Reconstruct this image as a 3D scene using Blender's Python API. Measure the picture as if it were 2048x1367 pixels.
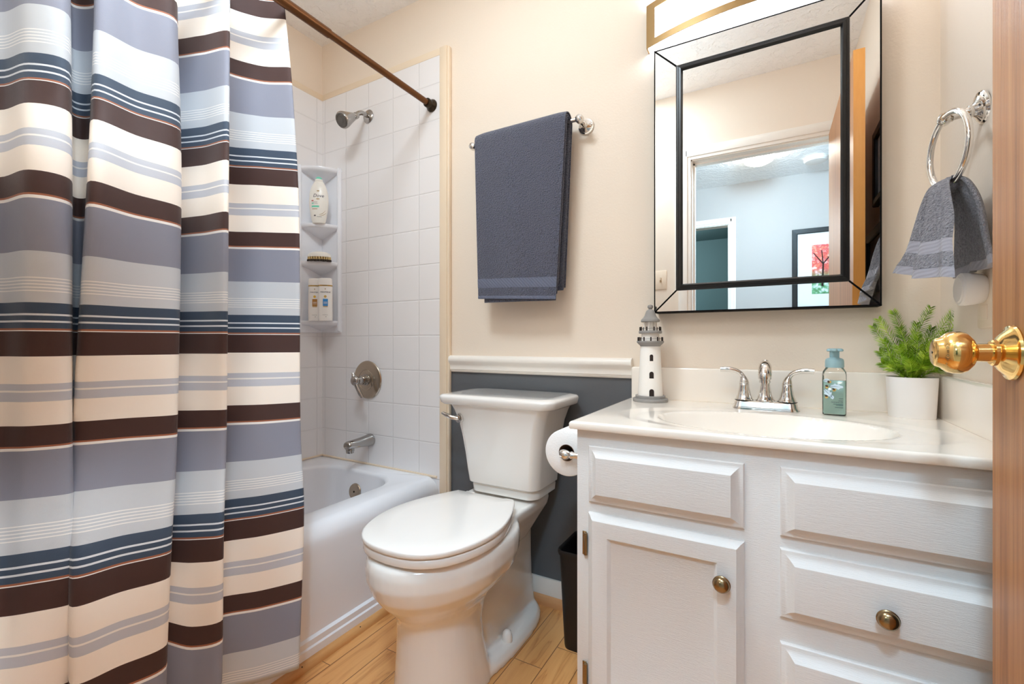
import bpy, bmesh, math, random
from mathutils import Vector, Matrix
random.seed(7)
for o in list(bpy.data.objects): bpy.data.objects.remove(o)
SC = bpy.context.scene
COL = SC.collection
PI = math.pi
# ------------------------------------------------------------ camera, world, exposure
H = 0.955
cam_d = bpy.data.cameras.new('camera'); cam = bpy.data.objects.new('camera', cam_d); COL.objects.link(cam)
cam_d.sensor_width = 36.0; cam_d.lens = 910.2 / 2048 * 36.0; cam_d.shift_y = 2.5 / 2048
cam_d.clip_start = 0.01
cam.location = (0, 0, H); cam.rotation_euler = (PI / 2, 0, math.radians(29.58))
SC.camera = cam
SC.view_settings.view_transform = 'Standard'; SC.view_settings.look = 'None'
SC.view_settings.exposure = 0.24; SC.view_settings.gamma = 1.0
SC.view_settings.use_curve_mapping = False
SC.cycles.use_denoising = True
SC.cycles.max_bounces = 16; SC.cycles.diffuse_bounces = 8; SC.cycles.glossy_bounces = 8
SC.cycles.caustics_reflective = False; SC.cycles.caustics_refractive = False
SC.cycles.sample_clamp_indirect = 8.0
WORLD_STRENGTH = 0.75
VANITY_STRENGTH = 13.0
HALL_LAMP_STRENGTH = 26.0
w = bpy.data.worlds.new('daylight'); SC.world = w; w.use_nodes = True
bg = w.node_tree.nodes['Background']; bg.inputs[0].default_value = (0.72, 0.87, 1.0, 1); bg.inputs[1].default_value = WORLD_STRENGTH

# unseen fills added for brightness: two in the bathroom, hall, far room
def fill_light(name, kind, size, watts, col, loc, turn=0.0):
    ld = bpy.data.lights.new(name, kind); ld.energy = watts; ld.color = col
    if kind == 'AREA': ld.shape = 'DISK'; ld.size = size
    else: ld.shadow_soft_size = size
    lo = bpy.data.objects.new(name, ld); COL.objects.link(lo); lo.location = loc; lo.rotation_euler = (turn, 0, 0)
fill_light('bathroom_top_fill', 'AREA', 0.4, 15.5, (0.76, 0.90, 1.0), (-0.84, 0.42, 2.43))  # added fill just under the ceiling, no fitting known there
fill_light('bathroom_bounce_fill', 'AREA', 0.35, 3.6, (0.74, 0.89, 1.0), (-0.66, 0.72, 1.90), PI)  # added fill hanging in mid-air, aimed up to brighten the ceiling
fill_light('hall_fill', 'POINT', 0.10, 74.0, (0.48, 0.76, 1.0), (0.0, -0.35, 2.31))  # added fill sent in through the doorway, apart from the modelled hall ceiling light
fill_light('far_room_fill', 'POINT', 0.15, 45.0, (0.86, 0.95, 1.0), (-1.3, -3.0, 2.2))  # added fill that keeps the room past the hall from going black

# ------------------------------------------------------------ materials
def lin(c):
    return tuple(((v / 255) / 12.92 if v / 255 <= 0.04045 else ((v / 255 + 0.055) / 1.055) ** 2.4) for v in c) + (1.0,)
class NT:
    def __init__(s, name):
        s.m = bpy.data.materials.new(name); s.m.use_nodes = True
        s.t = s.m.node_tree; s.b = s.t.nodes['Principled BSDF']
    def n(s, kind, **k):
        nd = s.t.nodes.new('ShaderNode' + kind)
        for a, v in k.items():
            if a.startswith('i_'): nd.inputs[a[2:].replace('_', ' ')].default_value = v
            else: setattr(nd, a, v)
        return nd
    def l(s, a, b): s.t.links.new(a, b)
    def math(s, op, a, b=None, c=None):
        nd = s.n('Math', operation=op)
        for i, v in enumerate((a, b, c)):
            if v is None: continue
            if isinstance(v, (int, float)): nd.inputs[i].default_value = v
            else: s.l(v, nd.inputs[i])
        return nd.outputs[0]
    def bump(s, height, dist=0.001, strength=1.0):
        b = s.n('Bump'); b.inputs['Distance'].default_value = dist; b.inputs['Strength'].default_value = strength
        s.l(height, b.inputs['Height']); s.l(b.outputs[0], s.b.inputs['Normal']); return b
    def pos(s): return s.n('TexCoord').outputs['Object']
    def geo(s): return s.n('NewGeometry').outputs['Position']
    def noise(s, vec, scale, detail=2, rough=0.5, mapping=None):
        if mapping:
            mp = s.n('Mapping'); mp.inputs['Scale'].default_value = mapping; s.l(vec, mp.inputs['Vector']); vec = mp.outputs[0]
        nd = s.n('TexNoise'); nd.inputs['Scale'].default_value = scale; nd.inputs['Detail'].default_value = detail; nd.inputs['Roughness'].default_value = rough
        s.l(vec, nd.inputs['Vector']); return nd.outputs['Fac']
    def ramp(s, fac, stops, interp='LINEAR'):
        r = s.n('ValToRGB'); cr = r.color_ramp; cr.interpolation = interp
        while len(cr.elements) > 1: cr.elements.remove(cr.elements[-1])
        cr.elements[0].position = stops[0][0]; cr.elements[0].color = stops[0][1]
        for p, c in stops[1:]:
            e = cr.elements.new(p); e.color = c
        s.l(fac, r.inputs[0]); return r.outputs[0]
    def mix(s, fac, a, b):
        m = s.n('Mix', data_type='RGBA')
        for i, v in ((0, fac), (6, a), (7, b)):
            if isinstance(v, (int, float, tuple)): m.inputs[i].default_value = v
            else: s.l(v, m.inputs[i])
        return m.outputs[2]
    def sep(s, vec):
        x = s.n('SeparateXYZ'); s.l(vec, x.inputs[0]); return x.outputs
def mat(name, col, rough=0.5, metal=0.0, coat=0.0, bump=None, spec=0.5, trans=0.0, ior=1.45, sheen=0.0):
    k = NT(name); b = k.b
    b.inputs['Base Color'].default_value = lin(col); b.inputs['Roughness'].default_value = rough
    b.inputs['Metallic'].default_value = metal; b.inputs['Coat Weight'].default_value = coat; b.inputs['Coat Roughness'].default_value = 0.05
    b.inputs['Specular IOR Level'].default_value = spec; b.inputs['Transmission Weight'].default_value = trans; b.inputs['IOR'].default_value = ior
    b.inputs['Sheen Weight'].default_value = sheen
    if bump: k.bump(k.noise(k.pos(), bump[0], 3), bump[1])
    else:   # every surface keeps a whisper of procedural unevenness in its gloss
        f = k.noise(k.pos(), 40.0, 2)
        r = k.n('MapRange'); r.inputs[3].default_value = max(0, rough - 0.02); r.inputs[4].default_value = min(1, rough + 0.02)
        if rough > 0.03: k.l(f, r.inputs[0]); k.l(r.outputs[0], b.inputs['Roughness'])
    return k.m
def emit(name, col, strength):
    k = NT(name); k.b.inputs['Base Color'].default_value = lin(col)
    k.b.inputs['Emission Color'].default_value = lin(col); k.b.inputs['Emission Strength'].default_value = strength
    return k.m
M = {}
M['cream'] = mat('cream_wall_paint', (236, 221, 204), 0.6, bump=(180, 0.0004))
M['greywall'] = mat('slate_grey_wall_paint', (94, 96, 99), 0.55, bump=(180, 0.0004))
M['trimbeige'] = mat('beige_trim_paint', (232, 212, 186), 0.45)
M['whitetrim'] = mat('white_trim_paint', (240, 233, 224), 0.35)
M['hallwall'] = mat('pale_hall_paint', (182, 176, 172), 0.6, bump=(150, 0.0004))
M['darkroom'] = mat('teal_room_paint', (96, 124, 126), 0.7)
M['carpet'] = mat('beige_carpet', (180, 165, 148), 0.95, bump=(400, 0.003))
M['acrylic'] = mat('white_tub_acrylic', (238, 238, 242), 0.22, coat=0.3)
M['ceramic'] = mat('white_ceramic', (236, 231, 225), 0.12, coat=0.6)
M['seat'] = mat('white_seat_plastic', (238, 232, 226), 0.18, coat=0.4)
M['marble'] = mat('white_cultured_marble', (246, 236, 224), 0.16, coat=0.5)
M['chrome'] = mat('polished_chrome', (225, 222, 218), 0.06, 1.0)
M['spray'] = mat('grey_spray_rubber', (104, 98, 92), 0.35, 0.4)
M['bathchrome'] = mat('worn_chrome', (178, 174, 170), 0.1, 1.0)
M['nickel'] = mat('brushed_nickel', (190, 178, 162), 0.22, 1.0)
M['bezel'] = mat('satin_gold_bezel', (158, 128, 88), 0.4, 1.0)
M['brass'] = mat('polished_brass', (240, 200, 128), 0.12, 1.0)
M['antique'] = mat('antique_brass', (150, 128, 96), 0.2, 1.0)
M['bronze'] = mat('dark_bronze', (62, 52, 40), 0.35, 0.8)
M['rodbronze'] = mat('oil_rubbed_bronze', (106, 68, 38), 0.33, 0.75)
M['black'] = mat('black_satin', (22, 20, 20), 0.3)
M['edgeblack'] = mat('matt_black_edge', (14, 12, 12), 0.65, spec=0.08)
M['binblack'] = mat('black_bin_plastic', (20, 18, 18), 0.42)
M['vanity'] = None
M['mirror'] = mat('mirror_silver', (238, 240, 240), 0.0, 1.0)
M['glass'] = mat('clear_glass', (245, 248, 248), 0.02, trans=1.0)
M['paper'] = mat('white_paper', (245, 240, 236), 0.9, bump=(300, 0.0006))
M['card'] = mat('brown_cardboard', (120, 92, 70), 0.9)
M['whiteplastic'] = mat('white_plastic', (240, 234, 228), 0.3)
M['creambottle'] = mat('ivory_bottle_plastic', (238, 232, 222), 0.28)
M['mint'] = mat('mint_green_plastic', (120, 210, 180), 0.35)
M['gold'] = mat('gold_foil', (214, 178, 112), 0.25, 0.9)
M['ink'] = mat('navy_ink', (34, 36, 66), 0.5)
M['inkgrey'] = mat('grey_ink', (110, 104, 104), 0.5)
M['red'] = mat('red_ink', (176, 50, 44), 0.5)
M['amber'] = mat('amber_label', (172, 122, 62), 0.45)
M['blue'] = mat('blue_label', (62, 134, 196), 0.45)
M['yellow'] = mat('yellow_ink', (230, 186, 70), 0.5)
M['tan'] = mat('tan_ink', (190, 164, 126), 0.5)
M['bristle'] = mat('tan_bristles', (214, 184, 128), 0.7)
M['darkbristle'] = mat('dark_bristles', (60, 48, 40), 0.8)
M['lhgrey'] = mat('weathered_grey_paint', (150, 146, 142), 0.75, bump=(220, 0.0006))
M['lhwhite'] = mat('chalky_white_paint', (244, 238, 230), 0.75, bump=(220, 0.0005))
M['lhdark'] = mat('dark_brown_wood', (44, 32, 26), 0.8)
M['pumpblue'] = mat('pale_blue_pump_plastic', (150, 182, 188), 0.35)
M['soapteal'] = mat('teal_liquid_soap', (200, 242, 230), 0.12, coat=0.5)
M['leafblue'] = mat('pale_blue_leaf_print', (206, 226, 238), 0.5)
M['inkteal'] = mat('dark_teal_ink', (52, 96, 100), 0.5)
M['acorn'] = mat('golden_acorn_print', (206, 170, 92), 0.5)
M['acorncap'] = mat('brown_acorn_cap_print', (76, 60, 46), 0.5)
def m_clear():
    k = NT('clear_bottle_plastic'); t = k.n('BsdfTransparent'); g = k.n('BsdfGlossy'); g.inputs['Roughness'].default_value = 0.04
    f = k.n('Fresnel'); f.inputs['IOR'].default_value = 1.42; mx = k.n('MixShader'); out = k.t.nodes['Material Output']
    t.inputs[0].default_value = (0.96, 0.97, 0.96, 1)
    wv = k.noise(k.pos(), 30, 2); k.l(k.math('MULTIPLY', f.outputs[0], k.math('ADD', 0.8, k.math('MULTIPLY', wv, 0.4))), mx.inputs[0])
    k.l(t.outputs[0], mx.inputs[1]); k.l(g.outputs[0], mx.inputs[2]); k.l(mx.outputs[0], out.inputs[0]); return k.m
M['bottleclear'] = m_clear()
M['potwhite'] = mat('matt_white_pot', (236, 230, 226), 0.6)
M['soil'] = mat('dark_soil', (60, 52, 40), 0.95, bump=(300, 0.002))
M['outlet'] = mat('cream_plastic', (236, 218, 196), 0.4)
M['brown_knob'] = M['antique']
M['matboard'] = mat('white_mat_board', (235, 238, 240), 0.8)
M['lampglass'] = emit('frosted_lamp_glass', (255, 246, 232), HALL_LAMP_STRENGTH)
M['diffuser'] = emit('lit_acrylic_diffuser', (238, 245, 255), VANITY_STRENGTH)
M['paintchrome'] = M['chrome']

def m_vanity():
    k = NT('painted_vanity_wood'); k.b.inputs['Base Color'].default_value = lin((222, 217, 213)); k.b.inputs['Roughness'].default_value = 0.42
    k.bump(k.noise(k.geo(), 60, 4, 0.6, (1.0, 1, 14)), 0.0006); return k.m
M['vanity'] = m_vanity()
def m_ceiling(name, col):
    k = NT(name); k.b.inputs['Base Color'].default_value = lin(col); k.b.inputs['Roughness'].default_value = 0.9
    n = k.noise(k.geo(), 14, 4, 0.62)
    k.bump(k.ramp(n, [(0.42, (0, 0, 0, 1)), (0.5, (1, 1, 1, 1)), (0.62, (0.2, 0.2, 0.2, 1))]), 0.003); return k.m
M['ceiling'] = m_ceiling('textured_ceiling', (246, 242, 238))
M['hallceiling'] = m_ceiling('textured_hall_ceiling', (246, 246, 246))
def m_tile(name, axis, off):
    k = NT(name); k.b.inputs['Base Color'].default_value = lin((234, 230, 229)); k.b.inputs['Roughness'].default_value = 0.2
    x, y, z = k.sep(k.geo())
    def dist(v, o, per):
        f = k.math('FRACT', k.math('DIVIDE', k.math('SUBTRACT', v, o), per))
        return k.math('MULTIPLY', k.math('MINIMUM', f, k.math('SUBTRACT', 1.0, f)), per)
    d = k.math('MINIMUM', dist((x, y)[axis], off, 0.1515), dist(z, -1.4205, 0.1505))
    h = k.n('MapRange', interpolation_type='SMOOTHSTEP'); h.inputs[1].default_value = 0.0008; h.inputs[2].default_value = 0.0035
    k.l(d, h.inputs[0]); k.bump(h.outputs[0], 0.0012, 0.8)
    k.l(k.mix(h.outputs[0], lin((227, 223, 222)), lin((234, 230, 229))), k.b.inputs['Base Color'])
    return k.m
M['tileback'] = m_tile('white_square_tile_back', 0, -1.31)
M['tileleft'] = m_tile('white_square_tile_side', 1, 1.50 - 0.03)
def m_floor():
    k = NT('oak_plank_floor'); x, y, z = k.sep(k.geo())
    per = 0.092
    row = k.math('FLOOR', k.math('DIVIDE', k.math('ADD', x, 5.0), per))
    fx = k.math('FRACT', k.math('DIVIDE', k.math('ADD', x, 5.0), per))
    rnd = k.n('TexWhiteNoise', noise_dimensions='1D'); k.l(row, rnd.inputs['W'])
    yy = k.math('DIVIDE', k.math('ADD', y, k.math('MULTIPLY', rnd.outputs[0], 3.0)), 0.75)
    fy = k.math('FRACT', yy); seg = k.math('FLOOR', yy)
    r2 = k.n('TexWhiteNoise', noise_dimensions='2D'); cb = k.n('CombineXYZ'); k.l(row, cb.inputs[0]); k.l(seg, cb.inputs[1]); k.l(cb.outputs[0], r2.inputs['Vector'])
    v = k.n('CombineXYZ'); k.l(k.math('ADD', k.math('MULTIPLY', x, 9.0), k.math('MULTIPLY', r2.outputs[0], 37.0)), v.inputs[0]); k.l(k.math('MULTIPLY', y, 0.8), v.inputs[1])
    grain = k.noise(v.outputs[0], 2.2, 3, 0.5)
    ring = k.math('FRACT', k.math('MULTIPLY', grain, 5.0))
    fine = k.noise(k.geo(), 30, 4, 0.6, (12, 0.6, 1))
    base = k.ramp(ring, [(0, lin((186, 124, 68))), (0.1, lin((220, 160, 98))), (0.7, lin((228, 170, 108))), (1.0, lin((204, 144, 84)))])
    base = k.mix(k.math('MULTIPLY', fine, 0.35), base, lin((184, 120, 68)))
    base = k.mix(k.math('MULTIPLY', r2.outputs[0], 0.3), base, lin((204, 140, 80)))
    ex = k.math('MINIMUM', fx, k.math('SUBTRACT', 1.0, fx)); ey = k.math('MINIMUM', fy, k.math('SUBTRACT', 1.0, fy))
    e = k.math('MINIMUM', k.math('MULTIPLY', ex, per), k.math('MULTIPLY', ey, 0.75))
    g = k.n('MapRange'); g.inputs[1].default_value = 0.0004; g.inputs[2].default_value = 0.0016; k.l(e, g.inputs[0])
    k.l(k.mix(g.outputs[0], lin((112, 70, 38)), base), k.b.inputs['Base Color'])
    k.b.inputs['Roughness'].default_value = 0.35; k.bump(g.outputs[0], 0.001, 0.6); return k.m
M['floor'] = m_floor()
def m_wood(name, a, b, c, scale=(55, 55, 1.6), rough=0.4):
    k = NT(name); n = k.noise(k.geo(), 1.0, 5, 0.65, scale)
    n2 = k.noise(k.geo(), 1.0, 2, 0.5, tuple(v * (6 if v > 10 else 2) for v in scale))
    base = k.ramp(n, [(0.25, lin(a)), (0.5, lin(b)), (0.75, lin(c))])
    k.l(k.mix(k.math('MULTIPLY', n2, 0.35), base, lin(a)), k.b.inputs['Base Color'])
    k.b.inputs['Roughness'].default_value = rough; k.bump(n2, 0.0004); return k.m
M['doorface'] = m_wood('oak_door_veneer', (128, 78, 40), (182, 122, 72), (206, 150, 98), (75, 75, 1.3))
M['dooredge'] = m_wood('orange_oak_door_edge', (206, 138, 62), (220, 154, 76), (228, 166, 90), (20, 20, 3))
M['shoe'] = m_wood('oak_shoe_moulding', (190, 132, 74), (212, 156, 98), (220, 168, 110), (30, 4, 30))
M['shoex'] = m_wood('oak_shoe_moulding_across', (196, 136, 84), (214, 158, 108), (222, 170, 120), (4, 30, 30))
def m_terry(name, col, col2):
    k = NT(name); n = k.ramp(k.noise(k.pos(), 230, 3, 0.7), [(0.36, (0, 0, 0, 1)), (0.64, (1, 1, 1, 1))]); v = k.n('TexVoronoi'); v.inputs['Scale'].default_value = 250
    k.l(k.pos(), v.inputs['Vector'])
    big = k.noise(k.pos(), 7, 2)
    c = k.mix(big, lin(col), lin(col2))
    c = k.mix(k.math('MULTIPLY', n, 0.9), c, tuple(x * 0.5 for x in lin(col)[:3]) + (1,))
    k.l(c, k.b.inputs['Base Color']); k.b.inputs['Roughness'].default_value = 0.95; k.b.inputs['Sheen Weight'].default_value = 0.35
    k.b.inputs['Sheen Roughness'].default_value = 0.5
    k.bump(k.math('ADD', n, v.outputs['Distance']), 0.004, 1.0); return k.m
M['terry'] = m_terry('blue_grey_terry', (84, 90, 118), (98, 104, 132))
M['terry2'] = m_terry('grey_terry', (156, 153, 164), (174, 171, 180))
def m_weave(name, col, diag=True):
    k = NT(name); x, y, z = k.sep(k.pos())
    s = k.math('SINE', k.math('MULTIPLY', k.math('ADD', k.math('ADD', x, y), z), 520.0))
    k.b.inputs['Base Color'].default_value = lin(col); k.b.inputs['Roughness'].default_value = 0.8; k.b.inputs['Sheen Weight'].default_value = 0.2
    k.bump(s, 0.0005, 0.7); return k.m
M['band'] = m_weave('woven_blue_band', (98, 104, 124)); M['band2'] = m_weave('woven_grey_band', (148, 145, 153))
def m_curtain():
    k = NT('striped_curtain_cloth'); uv = k.n('UVMap', uv_map='cloth'); x, y, z = k.sep(uv.outputs[0])
    f = k.math('FRACT', k.math('ADD', y, 4.0))
    W_, SL, LT, NV, LL, RU, BR, CR, LV = (lin(c) for c in ((246, 243, 240), (140, 142, 157), (200, 204, 210), (60, 75, 95), (224, 228, 234), (160, 98, 70), (68, 42, 37), (255, 246, 236), (199, 202, 212)))
    st = [(0, W_), (.009, SL), (.207, LT), (.402, NV), (.443, LL), (.451, NV), (.470, LL), (.479, NV), (.503, RU), (.509, W_), (.514, BR), (.614, CR), (.727, LV), (.757, W_), (.762, LV), (.802, CR), (.905, BR), (.990, RU), (.9965, W_)]
    base = k.ramp(f, st, 'CONSTANT')
    g = k.math('FRACT', k.math('DIVIDE', k.math('SUBTRACT', f, .305), .0125))
    m = k.math('MULTIPLY', k.math('LESS_THAN', g, .36), k.math('MULTIPLY', k.math('GREATER_THAN', f, .305), k.math('LESS_THAN', f, .3675)))
    base = k.mix(k.math('MULTIPLY', m, .8), base, W_)
    k.l(base, k.b.inputs['Base Color']); k.b.inputs['Roughness'].default_value = 0.62; k.b.inputs['Sheen Weight'].default_value = 0.15
    k.b.inputs['Specular IOR Level'].default_value = 0.35
    tw = k.math('SINE', k.math('MULTIPLY', k.math('ADD', x, k.math('MULTIPLY', y, 0.5)), 3200.0))
    k.bump(tw, 0.0002, 0.5); return k.m
M['curtain'] = m_curtain()
def m_needle():
    k = NT('fern_green'); x, y, z = k.sep(k.pos())
    n = k.noise(k.pos(), 45, 2)
    k.l(k.ramp(n, [(0.3, lin((84, 124, 20))), (0.5, lin((152, 190, 40))), (0.7, lin((214, 232, 92)))]), k.b.inputs['Base Color'])
    k.b.inputs['Roughness'].default_value = 0.5; return k.m
M['needle'] = m_needle()
def m_art():
    k = NT('autumn_tree_print'); n = k.noise(k.geo(), 16, 4, 0.6); n2 = k.noise(k.geo(), 30, 3)
    c = k.ramp(n, [(0.3, lin((236, 240, 244))), (0.42, lin((232, 120, 90))), (0.52, lin((206, 60, 62))), (0.6, lin((240, 160, 150))), (0.75, lin((240, 244, 246)))])
    x, y, z = k.sep(k.geo())
    low = k.n('MapRange'); low.inputs[1].default_value = 1.60; low.inputs[2].default_value = 1.52; k.l(z, low.inputs[0])
    g = k.ramp(n2, [(0.35, lin((60, 110, 60))), (0.5, lin((110, 170, 120))), (0.65, lin((226, 232, 238)))])
    k.l(k.mix(low.outputs[0], c, g), k.b.inputs['Base Color']); k.b.inputs['Roughness'].default_value = 0.4; return k.m
M['art'] = m_art()
def m_photo(name, a, b, c):
    k = NT(name); n = k.noise(k.pos(), 14, 3, 0.6)
    k.l(k.ramp(n, [(0.35, lin(a)), (0.5, lin(b)), (0.65, lin(c))]), k.b.inputs['Base Color']); k.b.inputs['Roughness'].default_value = 0.4; return k.m
M['photo1'] = m_photo('abstract_brown_print', (60, 46, 36), (150, 110, 60), (210, 190, 160))
M['photo2'] = m_photo('abstract_grey_print', (60, 64, 70), (120, 124, 128), (200, 200, 196))
# ------------------------------------------------------------ mesh builder
class MB:
    def __init__(s): s.v = []; s.f = []; s.mi = []; s.uv = {}
    def add(s, verts, faces, mi=0):
        o = len(s.v); s.v += [Vector(p) for p in verts]
        for f in faces: s.f.append(tuple(i + o for i in f)); s.mi.append(mi)
        return o
    def grid(s, rows, cu=False, cv=False, caps=False, mi=0):
        n = len(rows); m = len(rows[0]); o = len(s.v)
        for r in rows: s.v += [Vector(p) for p in r]
        for i in range(n if cv else n - 1):
            for j in range(m if cu else m - 1):
                a, b = i, (i + 1) % n; c, d = j, (j + 1) % m
                s.f.append((o + a * m + c, o + a * m + d, o + b * m + d, o + b * m + c)); s.mi.append(mi)
        if caps:
            s.f.append(tuple(o + j for j in reversed(range(m)))); s.mi.append(mi)
            s.f.append(tuple(o + (n - 1) * m + j for j in range(m))); s.mi.append(mi)
        return o
    def box(s, x0, x1, y0, y1, z0, z1, bev=0.0, seg=2, mi=0):
        if not bev:
            v = [(x, y, z) for z in (z0, z1) for y in (y0, y1) for x in (x0, x1)]
            s.add(v, [(0, 2, 3, 1), (4, 5, 7, 6), (0, 1, 5, 4), (2, 6, 7, 3), (0, 4, 6, 2), (1, 3, 7, 5)], mi); return
        bm = bmesh.new(); bmesh.ops.create_cube(bm, size=1)
        for q in bm.verts: q.co = Vector(((x0 + x1) / 2 + q.co.x * (x1 - x0), (y0 + y1) / 2 + q.co.y * (y1 - y0), (z0 + z1) / 2 + q.co.z * (z1 - z0)))
        bmesh.ops.bevel(bm, geom=bm.edges[:], offset=bev, segments=seg, profile=0.5, affect='EDGES')
        s.bm(bm, mi)
    def bm(s, bm, mi=0):
        bm.verts.index_update()
        s.add([q.co.copy() for q in bm.verts], [tuple(q.index for q in f.verts) for f in bm.faces], mi); bm.free()
    def lathe(s, prof, mtx=None, n=32, mi=0):
        rows = [[(r * math.cos(2 * PI * j / n), r * math.sin(2 * PI * j / n), z) for j in range(n)] for r, z in prof]
        if mtx is not None: rows = [[mtx @ Vector(p) for p in r] for r in rows]
        s.grid(rows, cu=True, caps=True, mi=mi)
    def tube(s, path, rad, n=12, mi=0, closed=False, flat=1.0):
        P = [Vector(p) for p in path]; k = len(P)
        R = rad if isinstance(rad, (list, tuple)) else [rad] * k
        rows = []; up = None
        for i in range(k):
            if closed: t = P[(i + 1) % k] - P[i - 1]
            else: t = P[min(i + 1, k - 1)] - P[max(i - 1, 0)]
            t.normalize()
            if up is None: up = Vector((0, 0, 1)) if abs(t.z) < 0.9 else Vector((1, 0, 0))
            sd = t.cross(up).normalized(); up = sd.cross(t).normalized()
            rows.append([P[i] + (sd * math.cos(2 * PI * j / n) + up * math.sin(2 * PI * j / n) * flat) * R[i] for j in range(n)])
        s.grid(rows, cu=True, cv=closed, caps=not closed, mi=mi)
    def prism(s, outline, z0, z1, mi=0, ax=None):
        n = len(outline)
        if ax is None: ax = lambda a, b, c: (a, b, c)
        s.add([ax(a, b, z0) for a, b in outline] + [ax(a, b, z1) for a, b in outline],
              [tuple(reversed(range(n))), tuple(range(n, 2 * n))] + [(i, (i + 1) % n, n + (i + 1) % n, n + i) for i in range(n)], mi)
    def tr(s, mtx, start=0):
        for i in range(start, len(s.v)): s.v[i] = mtx @ s.v[i]
    def build(s, name, mats, parent=None, smooth=35, world=False, fix=True):
        me = bpy.data.meshes.new(name)
        off = Vector((0, 0, 0)); p = parent
        if world:
            while p is not None: off += p.location; p = p.parent
        me.from_pydata([v - off for v in s.v], [], s.f)
        if not isinstance(mats, (list, tuple)): mats = [mats]
        for m in mats: me.materials.append(m)
        for i, pl in enumerate(me.polygons): pl.material_index = s.mi[i]
        if fix:
            bm = bmesh.new(); bm.from_mesh(me); bmesh.ops.recalc_face_normals(bm, faces=bm.faces); bm.to_mesh(me); bm.free()
        if smooth:
            for pl in me.polygons: pl.use_smooth = True
            me.set_sharp_from_angle(angle=math.radians(smooth))
        me.update()
        o = bpy.data.objects.new(name, me); COL.objects.link(o); o.parent = parent
        return o
def tag(o, label, cat, group=None):
    o['label'] = label; o['category'] = cat
    if group: o['group'] = group
    return o
def thing(name, label, cat, loc=(0, 0, 0), rz=0.0, group=None):
    o = bpy.data.objects.new(name, None); COL.objects.link(o); o.location = loc; o.rotation_euler = (0, 0, rz); o.empty_display_size = 0.05
    return tag(o, label, cat, group)
def struct(o): o['kind'] = 'structure'; return o
def T(x, y, z): return Matrix.Translation((x, y, z))
def along(a, b):          # matrix taking +Z at the origin to the direction a->b at a
    d = Vector(b) - Vector(a); return T(*a) @ d.to_track_quat('Z', 'Y').to_matrix().to_4x4()
def cr(P, n=8):           # Catmull-Rom through points of any dimension
    out = []
    for i in range(len(P) - 1):
        p0 = P[max(i - 1, 0)]; p1 = P[i]; p2 = P[i + 1]; p3 = P[min(i + 2, len(P) - 1)]
        for k in range(n):
            t = k / n
            out.append(tuple(0.5 * (2 * b + (c - a) * t + (2 * a - 5 * b + 4 * c - d) * t * t + (3 * b - a - 3 * c + d) * t ** 3) for a, b, c, d in zip(p0, p1, p2, p3)))
    out.append(tuple(P[-1])); return out
def rrect(x0, x1, y0, y1, r, n=6):
    o = []
    for cx, cy, a in ((x1 - r, y1 - r, 0), (x0 + r, y1 - r, 90), (x0 + r, y0 + r, 180), (x1 - r, y0 + r, 270)):
        for k in range(n + 1):
            t = math.radians(a + 90 * k / n); o.append((cx + r * math.cos(t), cy + r * math.sin(t)))
    return o
def letters(body, size, shear=0.0, width=None):
    c = bpy.data.curves.new('lettering', 'FONT'); c.body = body; c.size = size; c.align_x = 'CENTER'; c.align_y = 'CENTER'; c.shear = shear
    c.resolution_u = 3
    o = bpy.data.objects.new('lettering', c); COL.objects.link(o)
    bpy.context.view_layer.update()
    me = bpy.data.meshes.new_from_object(o.evaluated_get(bpy.context.evaluated_depsgraph_get()))
    v = [tuple(q.co) for q in me.vertices]; f = [tuple(p.vertices) for p in me.polygons]
    bpy.data.objects.remove(o); bpy.data.curves.remove(c); bpy.data.meshes.remove(me)
    if width:
        xs = [p[0] for p in v]; k = width / (max(xs) - min(xs)); v = [(p[0] * k, p[1], 0) for p in v]
    return v, f
def on_surface(mb, vf, fn, cx, cz, mi=0):
    v, f = vf; mb.add([fn(cx + p[0], cz + p[1]) for p in v], f, mi)
def patch(mb, fn, x0, x1, z0, z1, nx=8, nz=4, mi=0):
    mb.grid([[fn(x0 + (x1 - x0) * i / nx, z0 + (z1 - z0) * j / nz) for i in range(nx + 1)] for j in range(nz + 1)], mi=mi)
def blob(mb, fn, cx, cz, rx, rz, n=16, mi=0, rot=0.0):
    c, s_ = math.cos(rot), math.sin(rot); pts = []
    for k in range(n):
        a = 2 * PI * k / n; u = rx * math.cos(a); v = rz * math.sin(a); pts.append(fn(cx + u * c - v * s_, cz + u * s_ + v * c))
    mb.add(pts + [fn(cx, cz)], [(k, (k + 1) % n, n) for k in range(n)], mi)
def raised(mb, X0, X1, Z0, Z1, y, prof, mi=0):   # concentric rectangular loft facing -Y; prof = [(inset, forward)]
    rows = []
    for i, f in prof:
        a, b, c, d = X0 + i, X1 - i, Z0 + i, Z1 - i
        rows.append([(a, y - f, c), (b, y - f, c), (b, y - f, d), (a, y - f, d)])
    mb.grid(rows, cu=True, caps=True, mi=mi)
def moulding(mb, a, b, prof, mi=0):   # profile [(out, z)] swept from a to b along the wall; out along the given normal
    (ax, ay), (bx, by), (nx, ny) = a, b, prof[0]
    pts = prof[1]
    mb.grid([[(px + nx * o, py + ny * o, z) for o, z in pts] for px, py in ((ax, ay), (bx, by))], cu=True, caps=True, mi=mi)
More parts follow.
